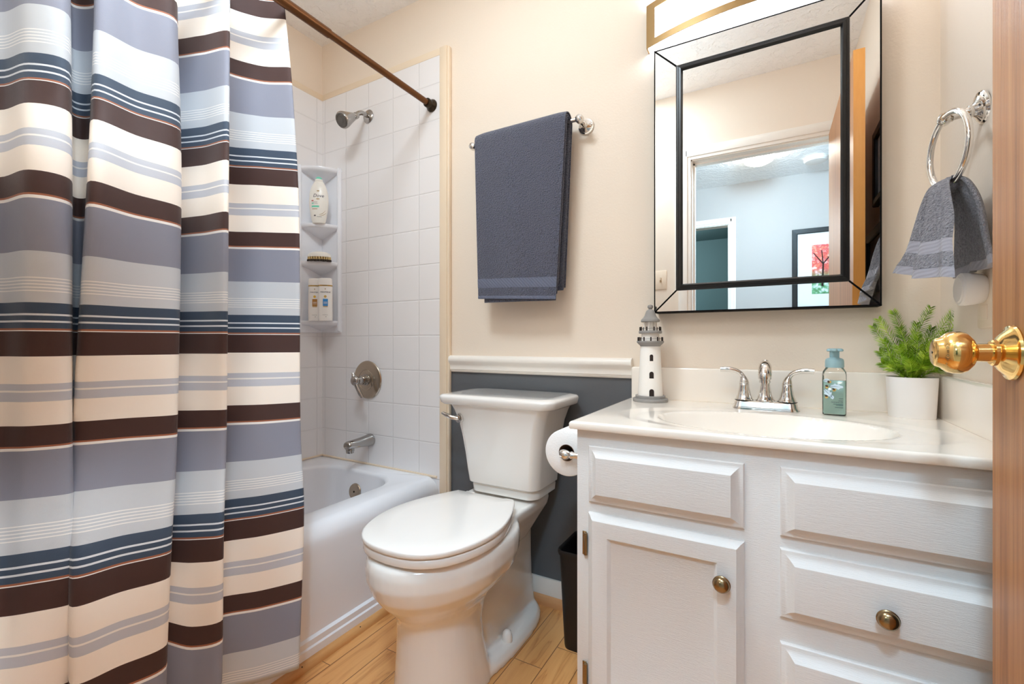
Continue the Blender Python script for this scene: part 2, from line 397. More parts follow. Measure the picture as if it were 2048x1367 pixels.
# ------------------------------------------------------------ the room
W = 1.52; XR = 0.37; XL = -1.96; ZC = 2.445; YF = 0.055; YH = -0.06
TX = -1.934; TY = 1.50            # tile faces
def one(name, m, *boxes, bev=0.0):
    mb = MB()
    for b in boxes: mb.box(*b, bev=bev)
    return mb.build(name, m, smooth=35 if bev else 0)
struct(one('floor', M['floor'], (XL - .1, XR + .1, YH, W + .1, -.03, 0)))
mb = MB(); mb.box(XL - .1, XR + .1, W, W + .1, .86, ZC + .05, mi=0); mb.box(XL - .1, XR + .1, W, W + .1, -.03, .86, mi=1)
struct(mb.build('wall_back', [M['cream'], M['greywall']], smooth=0))
mb = MB(); mb.box(XR, XR + .1, YH, W, .86, ZC + .05, mi=0); mb.box(XR, XR + .1, YH, W, -.03, .86, mi=1)
struct(mb.build('wall_right', [M['cream'], M['greywall']], smooth=0))
struct(one('wall_left', M['cream'], (XL - .1, XL, YH, W, -.03, ZC + .05)))
OX0, OX1, OZ = -.41, .285, 2.04
struct(one('wall_front', M['cream'], (XL, OX0, YH, YF, -.03, ZC + .05), (OX1, XR, YH, YF, -.03, ZC + .05), (OX0, OX1, YH, YF, OZ, ZC + .05)))
struct(one('ceiling', M['ceiling'], (XL, XR, YH, W, ZC, ZC + .06)))
# bathroom tile panels and their painted edge strips
mb = MB(); mb.box(XL, -1.197, TY, W, 0, 2.155); struct(mb.build('wall_tile_back', M['tileback'], smooth=0))
mb = MB(); mb.box(XL, TX, YF, TY, 0, 2.155); struct(mb.build('wall_tile_left', M['tileleft'], smooth=0))
mb = MB(); mb.box(XL, -1.197, TY - .001, W, 2.155, 2.185, bev=.002); mb.box(XL, TX + .001, YF, TY, 2.155, 2.185, bev=.002)
struct(mb.build('trim_1', M['trimbeige']))
mb = MB(); mb.box(-1.197, -1.160, TY - .003, W, 0, 2.185, bev=.002); mb.box(-1.162, -1.149, TY - .001, W, 0, 2.183, bev=.006, seg=4)
struct(mb.build('trim_2', M['trimbeige']))
# caulk bead between tub and tile
# chair rail
mb = MB(); moulding(mb, (-1.150, W), (-.399, W), ((0, -1), [(0, .838), (.006, .838), (.006, .842), (.010, .843), (.010, .848), (.013, .849), (.013, .858), (.016, .872), (.024, .880), (.026, .890), (.022, .900), (.012, .905), (0, .905)]))
struct(mb.build('trim_3', M['whitetrim'], smooth=50))
mb = MB(); moulding(mb, (-1.150, W), (-.395, W), ((0, -1), [(0, .036), (.013, .036), (.013, .078), (.010, .084), (.008, .094), (0, .094)]))
struct(mb.build('baseboard_back', M['whitetrim'], smooth=50))
def quarter(r, z=0.0): return [(0, z)] + [(r * math.cos(a), z + 1.7 * r * math.sin(a)) for a in [k * PI / 12 for k in range(7)]]
mb = MB(); moulding(mb, (-1.150, W), (-.395, W), ((0, -1), [(0, 0), (.022, 0), (.022, .018), (.017, .032), (.008, .039), (0, .039)]))
struct(mb.build('trim_4', M['shoex'], smooth=60))
mb = MB(); moulding(mb, (-1.193, .06), (-1.193, TY), ((1, 0), [(0, 0), (.022, 0), (.022, .008), (.017, .018), (.008, .023), (0, .023)]))
for y in (.62, .845, 1.06, 1.21): mb.lathe([(.0022, 0), (.002, .0012)], T(-1.178, y, .0185) @ Matrix.Rotation(math.radians(40), 4, 'Y'), 8, mi=1)
struct(mb.build('trim_5', [M['shoe'], M['lhdark']], smooth=60))
# casing round the doorway, bathroom side and hall side, with the jamb lining
def casing(name, x0, x1, z1, y, s, wdt=.07, t=.016):
    mb = MB(); a = sorted((y, y + s * t)); b = sorted((y, y + s * t * .6))
    for xa, xb in ((x0 - wdt, x0), (x1, x1 + wdt)):
        mb.box(xa, xb, b[0], b[1], 0, z1 + wdt, bev=.002); mb.box(xa + .012, xb - .018, a[0], a[1], 0, z1 + wdt - .012, bev=.004)
    mb.box(x0, x1, b[0], b[1], z1, z1 + wdt, bev=.002); mb.box(x0 - .03, x1 + .03, a[0], a[1], z1 + .018, z1 + wdt - .012, bev=.004)
    return struct(mb.build(name, M['whitetrim']))
casing('trim_6', OX0, OX1, OZ, YF, 1); casing('trim_7', OX0, OX1, OZ, YH, -1)
mb = MB(); mb.box(OX0, OX0 + .006, YH, YF, 0, OZ); mb.box(OX1 - .006, OX1, YH, YF, 0, OZ); mb.box(OX0, OX1, YH, YF, OZ - .006, OZ)
mb.box(OX0 + .006, OX0 + .016, YH + .03, YH + .065, 0, OZ); mb.box(OX0, OX1, YH + .03, YH + .065, OZ - .016, OZ - .006)
struct(mb.build('trim_8', M['whitetrim'], smooth=0))
# hall beyond the doorway, seen in the mirror
YO = -1.81
struct(one('floor_hall', M['carpet'], (-1.9, 2.2, -4.4, YH, -.03, 0)))
struct(one('ceiling_hall', M['hallceiling'], (-1.9, 2.2, YO - .1, YH, ZC, ZC + .06)))
DX0, DX1, DZ = -1.02, -.342, 2.076
struct(one('wall_hall_far', M['hallwall'], (-1.9, DX0, YO - .1, YO, 0, ZC), (DX1, 2.2, YO - .1, YO, 0, ZC), (DX0, DX1, YO - .1, YO, DZ, ZC)))
struct(one('wall_hall_near', M['hallwall'], (-1.9, XL - .1, YH - .01, YF, 0, ZC), (XR + .1, 2.2, YH - .01, YF, 0, ZC)))
casing('trim_9', DX0, DX1, DZ, YO, 1, .062)
mb = MB(); mb.box(DX0, DX0 + .006, YO - .1, YO, 0, DZ); mb.box(DX1 - .006, DX1, YO - .1, YO, 0, DZ); mb.box(DX0, DX1, YO - .1, YO, DZ - .006, DZ)
struct(mb.build('trim_10', M['whitetrim'], smooth=0))
struct(one('wall_far_room', M['darkroom'], (-1.9, 1.0, -4.3, -4.2, 0, ZC), (-1.95, -1.9, -4.2, YO - .1, 0, ZC), (1.0, 1.05, -4.2, YO - .1, 0, ZC)))
struct(one('ceiling_far_room', M['darkroom'], (-1.9, 1.0, -4.2, YO - .1, ZC, ZC + .06)))
# ------------------------------------------------------------ the oak door, swung open against the right wall
DFX, DE, DHY = .262, .858, .088
d = bpy.data.objects.new('door_1', None); COL.objects.link(d); d.location = (DFX, DHY, 0); struct(d)
d['label'] = 'flush oak slab door standing open at the right edge with a brass knob'
mb = MB(); mb.box(DFX, DFX + .035, DHY, DE, .012, 2.03, mi=0)
mb.mi = [0, 0, 1, 1, 0, 0]
mb.build('door_slab', [M['doorface'], M['dooredge']], d, smooth=0, world=True)
KY, KZ = .797, .943
def knob(side):
    s = -1 if side == 0 else 1; x0 = DFX if side == 0 else DFX + .035
    R = T(x0, KY, KZ) @ Matrix.Rotation(s * PI / 2, 4, 'Y')
    mb = MB(); mb.lathe([(.0005, 0), (.0335, 0), (.0345, .002), (.0335, .0045), (.029, .006), (.022, .013), (.0165, .016), (.0165, .0195), (.0145, .021), (.0005, .021)], R, 48)
    o = mb.build('knob_rose', M['brass'], d, world=True)
    mb = MB(); mb.lathe([(.0005, .020), (.0115, .020), (.0112, .034), (.0125, .035), (.019, .038), (.0255, .044), (.0275, .050), (.0272, .057), (.0255, .0625), (.0225, .066), (.0195, .069), (.018, .0735), (.0155, .0755), (.0005, .076)], R, 48)
    k = mb.build('door_knob', M['brass'], d, world=True, smooth=50)
    mb = MB(); mb.lathe([(.0005, .0755), (.0016, .0755), (.0016, .0766), (.0005, .0766)], R, 12); mb.build('privacy_hole', M['black'], k, world=True)
knob(0); knob(1)
mb = MB(); mb.box(DFX + .006, DFX + .029, DE, DE + .0015, KZ - .028, KZ + .028, bev=.0005); mb.build('latch_plate', M['brass'], d, world=True)
mb = MB(); mb.box(DFX + .011, DFX + .024, DE + .001, DE + .011, KZ - .008, KZ + .008, bev=.002); mb.build('latch_bolt', M['brass'], d, world=True)
# ------------------------------------------------------------ bathtub
def seg_ring(x0, x1, y0, y1, r, z, n=8): return [(a, b, z) for a, b in rrect(x0, x1, y0, y1, r, n)]
tub = thing('bathtub', 'white bathtub with rounded rim and stepped apron behind the striped curtain', 'bathtub', (-1.56, .78, 0))
mb = MB(); y0, y1 = .06, 1.4992
rows = [seg_ring(TX + .0008, -1.190, y0, y1, .004, 0), seg_ring(TX + .0008, -1.190, y0, y1, .004, .046), seg_ring(TX + .0008, -1.1945, y0, y1, .004, .0505), seg_ring(TX + .0008, -1.1945, y0, y1, .004, .068), seg_ring(TX + .0008, -1.203, y0, y1, .004, .0745),
        seg_ring(TX + .0008, -1.204, y0, y1, .006, .20), seg_ring(TX + .0008, -1.200, y0, y1, .008, .325)]
for k in range(1, 9):
    a = PI / 2 * k / 8; rows.append(seg_ring(TX + .0008, -1.200 - .052 * (1 - math.cos(a)), y0, y1, .008 + .0015 * k, .335 + .060 * math.sin(a)))
rows += [seg_ring(-1.855, -1.318, .14, 1.425, .15, .397)]
for k in range(1, 6):
    a = PI / 2 * k / 5; rows.append(seg_ring(-1.855 + .014 * math.sin(a), -1.318 - .014 * math.sin(a), .14 + .014 * math.sin(a), 1.425 - .016 * math.sin(a), .15, .397 - .016 * (1 - math.cos(a)) - .001))
rows += [seg_ring(-1.825, -1.345, .20, 1.395, .15, .28), seg_ring(-1.805, -1.37, .27, 1.37, .14, .15), seg_ring(-1.78, -1.40, .33, 1.33, .13, .09), seg_ring(-1.72, -1.46, .42, 1.25, .10, .075)]
mb.grid(rows, cu=True, caps=True); mb.build('tub_shell', M['acrylic'], tub, world=True, smooth=34)
R = along((-1.585, 1.401, .304), (-1.585, 1.30, .319))
mb = MB(); mb.lathe([(.0005, 0), (.035, 0), (.0355, .004), (.033, .0085), (.025, .010), (.0005, .0105)], R, 40)
op = mb.build('overflow_plate', M['nickel'], tub, world=True)
mb = MB(); mb.lathe([(.0005, .0105), (.004, .0105), (.004, .0118), (.0005, .012)], R, 12); mb.build('screw', M['bronze'], op, world=True)
mb = MB(); mb.tube([(-1.212, 1.4985, .396), (TX, 1.4985, .402), (TX + .002, .08, .402)], .005, 6); tag(mb.build('caulk_bead', M['trimbeige']), 'cream caulk line where the tub meets the tiles', 'caulk')
# ------------------------------------------------------------ corner caddy and what stands on it
cs = thing('corner_shelf', 'white moulded corner shelf unit with four curved tiers in the tub corner', 'shelf', (TX, TY, 1.0))
mb = MB(); S_ = .142
mb.box(TX, TX + S_, TY - .010, TY, 1.006, 1.795, bev=.004); mb.box(TX, TX + .010, TY - S_, TY, 1.006, 1.795, bev=.004)
mb.box(TX + S_ - .016, TX + S_, TY - .020, TY, 1.012, 1.795, bev=.006); mb.box(TX, TX + .020, TY - S_, TY - S_ + .016, 1.012, 1.795, bev=.006)
mb.build('back_panel', M['acrylic'], cs, world=True)
def tier(z, th, deep):
    n = 12; out = []
    for k in range(n + 1):
        t = k / n; x = TX + S_ * (1 - t) ; y = TY - S_ * t
        bow = .030 * math.sin(PI * t); out.append((x + bow * .707, y - bow * .707))
    mb = MB(); top = [(TX, TY)] + out
    def ring(z, s_, lift=0): return [(TX + (x - TX) * s_, TY + (y - TY) * s_, z) for x, y in top]
    mb.grid([ring(z - deep, .18), ring(z - deep * .55, .62), ring(z - th * 1.3, .90), ring(z - th, .97), ring(z - th * .5, 1.0), ring(z - .001, .995), ring(z, .97), ring(z - .003, .93), ring(z - .003, .3)], cu=True, caps=True)
    return mb.build('shelf_tier', M['acrylic'], cs, world=True, smooth=50)
for z, dp in ((1.787, .055), (1.519, .055), (1.341, .055), (1.062, .045)): tier(z, .016, dp)
FACE = math.radians(37)     # bottles turned to face the room
# body wash
bw = thing('body_wash_bottle', 'ivory body wash bottle with mint cap on the second caddy tier', 'bottle', (-1.845, 1.412, 1.516), FACE)
prof = [(0, .026), (.004, .029), (.03, .0355), (.07, .0415), (.105, .0435), (.14, .041), (.165, .035), (.185, .026), (.195, .020), (.197, .017)]
def bw_w(z):
    for (a, ra), (b, rb) in zip(prof, prof[1:]):
        if z <= b: return ra + (rb - ra) * (z - a) / (b - a)
    return prof[-1][1]
def bw_fn(x, z, e=.0006):
    hw = bw_w(z); hd = hw * .56 + .002; q = max(0.0, 1 - (x / hw) ** 2); return (x, -hd * q ** .5 - e, z)
mb = MB(); pp = cr(prof, 4); mb.grid([[(r * math.cos(a), (r * .56 + .002) * math.sin(a), z) for a in [2 * PI * k / 40 for k in range(40)]] for z, r in pp], cu=True, caps=True)
mb.build('bottle_body', M['creambottle'], bw, smooth=50)
mb = MB(); mb.grid([[(r * math.cos(a), (r * .62 + .002) * math.sin(a), z) for a in [2 * PI * k / 32 for k in range(32)]] for z, r in ((.197, .016), (.198, .0175), (.205, .0165), (.207, .0158))], cu=True, caps=True)
mb.grid([[(r * math.cos(a), (r * .62 + .002) * math.sin(a), z) for a in [2 * PI * k / 32 for k in range(32)]] for z, r in ((.207, .0155), (.213, .0135), (.217, .0105), (.219, .005))], cu=True, caps=True, mi=1)
cap = mb.build('bottle_cap', [M['creambottle'], M['mint']], bw, smooth=50); cap['label'] = 'mint green cap'
mb = MB(); on_surface(mb, letters('Dove', .0215, .25), bw_fn, .004, .124); mb.build('brand_lettering', M['ink'], bw, smooth=0, fix=False)
def print_on(t, name, m, draw):
    mb = MB(); draw(mb); return mb.build(name, m, t, smooth=0, fix=False)
print_on(bw, 'gold_emblem', M['tan'], lambda m: blob(m, bw_fn, .003, .147, .0062, .0036)); print_on(bw, 'gold_emblem', M['tan'], lambda m: blob(m, bw_fn, .003, .109, .008, .003))
print_on(bw, 'red_mark', M['red'], lambda m: blob(m, bw_fn, -.022, .101, .006, .0022))
print_on(bw, 'green_bar', M['mint'], lambda m: patch(m, bw_fn, -.026, .008, .0705, .0785)); print_on(bw, 'green_bar', M['mint'], lambda m: patch(m, bw_fn, -.026, -.016, .086, .0905, 3))
for q in ((-.026, .0, .0935, .0950), (-.014, .002, .0875, .0885), (-.003, .018, .027, .0285)): print_on(bw, 'small_print', M['inkgrey'], lambda m: patch(m, bw_fn, *q))
print_on(bw, 'orange_bar', M['amber'], lambda m: patch(m, bw_fn, -.024, .0, .0615, .0640))
for a, b, c_ in (((.006, .037), (.022, .044), (.034, .060)), ((.008, .031), (.026, .038), (.036, .050))):
    cv = cr([a, b, c_], 6)
    print_on(bw, 'gold_swoosh', M['tan'], lambda m: m.grid([[bw_fn(x, z - .0012 * math.sin(PI * i / (len(cv) - 1)) - .0002) for i, (x, z) in enumerate(cv)], [bw_fn(x, z + .0012 * math.sin(PI * i / (len(cv) - 1)) + .0002) for i, (x, z) in enumerate(cv)]]))
print_on(bw, 'small_emblem', M['inkgrey'], lambda m: blob(m, bw_fn, -.012, .033, .005, .0035))
# shampoo and conditioner
def hair_bottle(loc, label, lm, tone, rz):
    t = thing('shampoo_bottle', label, 'bottle', loc, rz, 'bottles on the lowest caddy tier')
    Hh, hw, hd = .198, .0315, .019
    ring = lambda z, k=1.0: [(hw * k * math.copysign(abs(math.cos(a)) ** .75, math.cos(a)), hd * k * math.copysign(abs(math.sin(a)) ** .75, math.sin(a)), z) for a in [2 * PI * q / 40 for q in range(40)]]
    mb = MB(); mb.grid([ring(0, .94), ring(.003, .985), ring(.02), ring(.1, .985), ring(.158, .97), ring(.160, .95)], cu=True, caps=True); mb.build('bottle_body', M['whiteplastic'], t, smooth=50)
    mb = MB(); mb.grid([ring(.160, .975), ring(.166, .98)], cu=True, caps=True); mb.build('gold_band', M['gold'], t, smooth=50)
    mb = MB(); mb.grid([ring(.166, .97), ring(.185, .955), ring(.193, .94), ring(.197, .89), ring(Hh, .8)], cu=True, caps=True); mb.build('bottle_cap', M['whiteplastic'], t, smooth=50)
    def fn(x, z, e=.0007):
        q = max(0.0, 1 - min(1.0, abs(x) / (hw * .985)) ** (2 / .75)); return (x, -hd * q ** (.75 / 2) - e, z)
    mb = MB(); on_surface(mb, letters('PANTENE', .0085, 0, .043), fn, .003, .132); mb.build('brand_lettering', M['ink'], t, smooth=0, fix=False)
    print_on(t, 'colour_panel', lm, lambda m: patch(m, fn, -.0085, .0135, .068, .101)); print_on(t, 'gold_panel', M['tan'], lambda m: patch(m, fn, -.0075, .0125, .063, .068))
    print_on(t, 'round_emblem', tone, lambda m: blob(m, fn, .002, .112, .006, .006)); print_on(t, 'gold_emblem', M['tan'], lambda m: blob(m, fn, .002, .147, .0022, .004))
    fn2 = lambda x, z: fn(x, z, .0011)
    for za, zb_ in ((.084, .0865), (.078, .0795)): print_on(t, 'white_print', M['whiteplastic'], lambda m: patch(m, fn2, -.005, .011, za, zb_))
    print_on(t, 'small_print', M['inkgrey'], lambda m: patch(m, fn, -.010, .013, .0265, .0275)); print_on(t, 'small_emblem', M['inkgrey'], lambda m: blob(m, fn, .005, .0185, .0016, .0016))
hair_bottle((-1.858, 1.403, 1.0595), 'white shampoo bottle with amber label, left of the two on the caddy', M['amber'], M['yellow'], FACE)
hair_bottle((-1.806, 1.418, 1.0595), 'white shampoo bottle with blue label, right of the two on the caddy', M['blue'], M['acorn'], FACE + .1)
br = thing('scrub_brush', 'small oval cream scrub brush lying on the third caddy tier', 'brush', (-1.842, 1.412, 1.338), FACE)
dome = lambda k, z: [(.054 * k * math.cos(a), .028 * k * math.sin(a), z) for a in [2 * PI * q / 32 for q in range(32)]]
mb = MB(); mb.grid([dome(.98, .020), dome(1, .024), dome(.92, .034), dome(.7, .042), dome(.35, .046)], cu=True, caps=True); mb.build('brush_back', M['creambottle'], br, smooth=60)
mb = MB(); 
for rr, mi in ((1.0, 0), (.72, 0), (.4, 0)):
    n = int(22 * rr) + 4
    for q in range(n):
        a = 2 * PI * q / n; x, y = .050 * rr * math.cos(a), .025 * rr * math.sin(a)
        mb.lathe([(.0026, .021), (.0034, .008)], T(x, y, 0), 6, mi=0); mb.lathe([(.0034, .008), (.0040, .001)], T(x * 1.03, y * 1.03, 0), 6, mi=1)
mb.build('bristle_tufts', [M['bristle'], M['darkbristle']], br)
# ------------------------------------------------------------ shower fittings
sh = thing('wall_shower', 'chrome shower head on a short bent arm high on the tiled wall', 'shower head', (-1.612, 1.5, 2.0))
P0 = (-1.612, 1.5, 2.0)
mb = MB(); mb.lathe([(.0005, 0), (.030, 0), (.0305, .003), (.026, .008), (.015, .011), (.0125, .0115), (.0005, .0115)], along(P0, (-1.612, 1.3, 2.0)), 40); mb.build('wall_flange', M['bathchrome'], sh, world=True)
pth = cr([(-1.612, 1.5, 2.0), (-1.611, 1.470, 2.0), (-1.610, 1.450, 1.995), (-1.609, 1.432, 1.982), (-1.608, 1.420, 1.966)], 5)
mb = MB(); mb.tube(pth, .0105, 16); mb.build('shower_arm', M['bathchrome'], sh, world=True, smooth=60)
A = Vector((-1.608, 1.424, 1.971)); Bd = Vector((-1.613, 1.346, 1.917)); ax = (Bd - A).normalized(); R = along(A, Bd)
mb = MB(); mb.lathe([(.0005, -.006), (.013, -.006), (.0145, 0), (.0145, .010), (.0125, .013), (.0165, .018), (.020, .030), (.0255, .048), (.0315, .066), (.0345, .076), (.0355, .082), (.0355, .089), (.033, .093), (.0005, .093)], R, 48); hd = mb.build('head_body', M['bathchrome'], sh, world=True, smooth=40)
mb = MB(); mb.lathe([(.0005, .0925), (.030, .0925), (.0295, .0955), (.022, .0965), (.0215, .0955), (.012, .0955), (.0115, .0970), (.0005, .0972)], R, 40)
for q in range(18):
    a = 2 * PI * q / 18; mb.lathe([(.0013, .0955), (.0009, .0985)], R @ T(.0255 * math.cos(a), .0255 * math.sin(a), 0), 6)
mb.build('spray_face', M['spray'], hd, world=True)
sv = thing('shower_valve', 'round chrome shower valve plate with lever handle on the tiles', 'shower valve', (-1.616, 1.5, .787))
V0 = (-1.616, 1.5, .787); R = along(V0, (-1.616, 1.0, .787))
mb = MB(); mb.lathe([(.0005, 0), (.086, 0), (.0875, .003), (.085, .0065), (.075, .0095), (.048, .0125), (.046, .011), (.043, .013), (.030, .015), (.0005, .015)], R, 64); mb.build('escutcheon', M['nickel'], sv, world=True)
mb = MB(); mb.lathe([(.0005, .013), (.027, .013), (.027, .018), (.023, .020), (.022, .032), (.0205, .033), (.0205, .044), (.017, .047), (.015, .060), (.018, .062), (.018, .066), (.0005, .066)], R, 40); mb.build('valve_sleeve', M['bathchrome'], sv, world=True)
mb = MB(); mb.lathe([(.0005, .064), (.015, .064), (.021, .068), (.023, .076), (.020, .084), (.012, .090), (.0005, .092)], R, 32)
c0 = Vector((-1.616, 1.425, .787))
mb.tube([c0, c0 + Vector((.012, -.002, -.026)), c0 + Vector((.026, .004, -.056)), c0 + Vector((.033, .010, -.074))], [.011, .0085, .009, .0075], 14)
mb.tube([c0, c0 + Vector((-.010, 0, .018)), c0 + Vector((-.016, .002, .034))], [.012, .009, .006], 12)
mb.build('lever_handle', M['bathchrome'], sv, world=True, smooth=50)
sp = thing('tub_spout', 'chrome tub spout jutting from the tiles above the rim', 'spout', (-1.600, 1.5, .51))
mb = MB(); el = lambda y, cz, rx, rz: [(-1.600 + rx * math.cos(a), y, cz + rz * math.sin(a)) for a in [2 * PI * q / 28 for q in range(28)]]
mb.grid([el(1.5, .512, .030, .028), el(1.488, .512, .030, .028), el(1.478, .511, .026, .0255), el(1.44, .5105, .0235, .0215), el(1.40, .510, .0225, .019), el(1.372, .509, .0225, .0185), el(1.364, .508, .020, .017), el(1.361, .508, .012, .011)], cu=True, caps=True)
mb.build('spout_body', M['bathchrome'], sp, world=True, smooth=50)
mb = MB(); mb.lathe([(.016, .500), (.018, .494), (.018, .484), (.0165, .482), (.0165, .4755), (.014, .474), (.0005, .475)], T(-1.600, 1.383, 0), 28); mb.build('spout_outlet', M['bathchrome'], sp, world=True)
# ------------------------------------------------------------ rod and curtain
RX, RZ = -1.238, 1.953
rod = thing('shower_curtain_rod', 'oil-rubbed bronze telescopic shower rod above the tub', 'curtain rod', (RX, TY, RZ))
mb = MB(); mb.tube([(RX, .06, RZ), (RX, .985, RZ)], .0145, 24); mb.build('outer_tube', M['rodbronze'], rod, world=True, smooth=50)
mb = MB(); mb.tube([(RX, .98, RZ), (RX, 1.475, RZ)], .0122, 24); mb.build('inner_tube', M['rodbronze'], rod, world=True, smooth=50)
for ya, yb in ((TY, 1.4), (YF + .001, .2)):
    mb = MB(); mb.lathe([(.0005, 0), (.026, 0), (.0265, .004), (.024, .009), (.020, .015), (.018, .019), (.0185, .020), (.0185, .034), (.0165, .037), (.0005, .037)], along((RX, ya, RZ), (RX, yb, RZ)), 36); mb.build('end_flange', M['bronze'], rod, world=True)
CT = [[2.0,-0.5415,[[-1.4103,0.09,2.0],[-1.3503,0.13,2.0],[-1.3603,0.17,2.0],[-1.4403,0.19,2.0],[-1.4303,0.23,2.0],[-1.3903,0.2968,2.0],[-1.3106,0.3199,2.0],[-1.2773,0.3686,2.0],[-1.399,0.4088,2.0],[-1.3595,0.4406,2.0],[-1.2857,0.4201,2.0],[-1.2764,0.4877,2.0],[-1.266,0.5632,2.0],[-1.4102,0.6084,2.0],[-1.3287,0.6483,2.0],[-1.2438,0.6779,2.0],[-1.3559,0.7197,2.0],[-1.3243,0.7966,2.0],[-1.269,0.8435,2.0],[-1.289,0.8475,2.0]]],[1.732,0,[[-1.3912,0.09,1.732],[-1.3312,0.13,1.732],[-1.3412,0.17,1.732],[-1.4212,0.19,1.732],[-1.4112,0.23,1.732],[-1.3712,0.2928,1.732],[-1.2844,0.3135,1.732],[-1.2597,0.3635,1.732],[-1.3883,0.4057,1.732],[-1.3494,0.437,1.732],[-1.2671,0.414,1.732],[-1.2666,0.484,1.732],[-1.2474,0.5562,1.732],[-1.4066,0.6104,1.732],[-1.3273,0.6491,1.732],[-1.2412,0.6757,1.732],[-1.3543,0.7178,1.732],[-1.3194,0.8056,1.732],[-1.2474,0.8558,1.732],[-1.2674,0.8598,1.732]]],[1.4712,0.503,[[-1.3546,0.09,1.4712],[-1.2946,0.13,1.4712],[-1.3046,0.17,1.4712],[-1.3846,0.19,1.4712],[-1.3746,0.23,1.4712],[-1.3346,0.285,1.4712],[-1.2508,0.3053,1.4712],[-1.225,0.355,1.4712],[-1.3553,0.3979,1.4712],[-1.3364,0.4264,1.4712],[-1.2277,0.3963,1.4712],[-1.234,0.4711,1.4712],[-1.2328,0.5561,1.4712],[-1.3655,0.5986,1.4712],[-1.292,0.6343,1.4712],[-1.2004,0.6522,1.4712],[-1.3612,0.72,1.4712],[-1.2919,0.7961,1.4712],[-1.2246,0.8572,1.4712],[-1.2446,0.8612,1.4712]]],[1.2326,1,[[-1.3249,0.09,1.2326],[-1.2649,0.13,1.2326],[-1.2749,0.17,1.2326],[-1.3549,0.19,1.2326],[-1.3449,0.23,1.2326],[-1.3049,0.2786,1.2326],[-1.2015,0.2933,1.2326],[-1.2007,0.3487,1.2326],[-1.3311,0.3917,1.2326],[-1.3163,0.4114,1.2326],[-1.1779,0.3728,1.2326],[-1.1998,0.4544,1.2326],[-1.2188,0.5502,1.2326],[-1.3386,0.5856,1.2326],[-1.2513,0.6131,1.2326],[-1.1635,0.6306,1.2326],[-1.3569,0.7159,1.2326],[-1.2819,0.7922,1.2326],[-1.2056,0.8508,1.2326],[-1.2256,0.8548,1.2326]]],[0.7413,2,[[-1.3735,0.09,0.7413],[-1.3135,0.13,0.7413],[-1.3235,0.17,0.7413],[-1.4035,0.19,0.7413],[-1.3935,0.23,0.7413],[-1.3535,0.289,0.7413],[-1.3147,0.3209,0.7413],[-1.288,0.3734,0.7413],[-1.3323,0.391,0.7413],[-1.3515,0.4008,0.7413],[-1.3007,0.3889,0.7413],[-1.259,0.4608,0.7413],[-1.2116,0.5382,0.7413],[-1.2918,0.5566,0.7413],[-1.2421,0.6018,0.7413],[-1.201,0.6463,0.7413],[-1.2745,0.6681,0.7413],[-1.204,0.7429,0.7413],[-1.1633,0.823,0.7413],[-1.1833,0.827,0.7413]]],[0.5061,2.503,[[-1.2467,0.0888,0.5119],[-1.2032,0.13,0.5061],[-1.2132,0.17,0.5061],[-1.2467,0.1832,0.5222],[-1.2467,0.2235,0.5188],[-1.2432,0.2655,0.5061],[-1.2177,0.2972,0.5061],[-1.1869,0.3498,0.5061],[-1.2257,0.3654,0.5061],[-1.2467,0.3656,0.5076],[-1.1736,0.3465,0.5061],[-1.1571,0.4161,0.5061],[-1.1336,0.4928,0.5061],[-1.2147,0.5131,0.5061],[-1.1606,0.5539,0.5061],[-1.1213,0.5969,0.5061],[-1.212,0.6287,0.5061],[-1.1596,0.7162,0.5061],[-1.1234,0.8054,0.5061],[-1.1434,0.8094,0.5061]]],[0.2644,3,[[-1.172,0.0856,0.298],[-1.172,0.13,0.2644],[-1.172,0.1686,0.2702],[-1.172,0.1765,0.3136],[-1.172,0.2153,0.3085],[-1.172,0.2503,0.2872],[-1.172,0.286,0.2703],[-1.1614,0.3408,0.2644],[-1.172,0.3483,0.2847],[-1.172,0.3432,0.2978],[-1.1428,0.3375,0.2644],[-1.1301,0.4027,0.2644],[-1.1239,0.4802,0.2644],[-1.172,0.4864,0.3008],[-1.1442,0.5399,0.2644],[-1.1125,0.5896,0.2644],[-1.172,0.6054,0.2885],[-1.1562,0.7092,0.2644],[-1.1109,0.7895,0.2644],[-1.1309,0.7935,0.2644]]],[0.075,3.3904,[[-1.172,0.086,0.1145],[-1.1671,0.13,0.075],[-1.172,0.1693,0.0788],[-1.172,0.1771,0.1346],[-1.172,0.2161,0.128],[-1.172,0.2502,0.1006],[-1.172,0.2861,0.079],[-1.1567,0.3394,0.075],[-1.172,0.3483,0.0974],[-1.172,0.3432,0.1142],[-1.1382,0.3361,0.075],[-1.1265,0.4005,0.075],[-1.1222,0.4767,0.075],[-1.172,0.4836,0.1201],[-1.1427,0.5359,0.075],[-1.1111,0.5854,0.075],[-1.172,0.6025,0.1042],[-1.1556,0.704,0.075],[-1.1124,0.7829,0.075],[-1.1324,0.7869,0.075]]]]
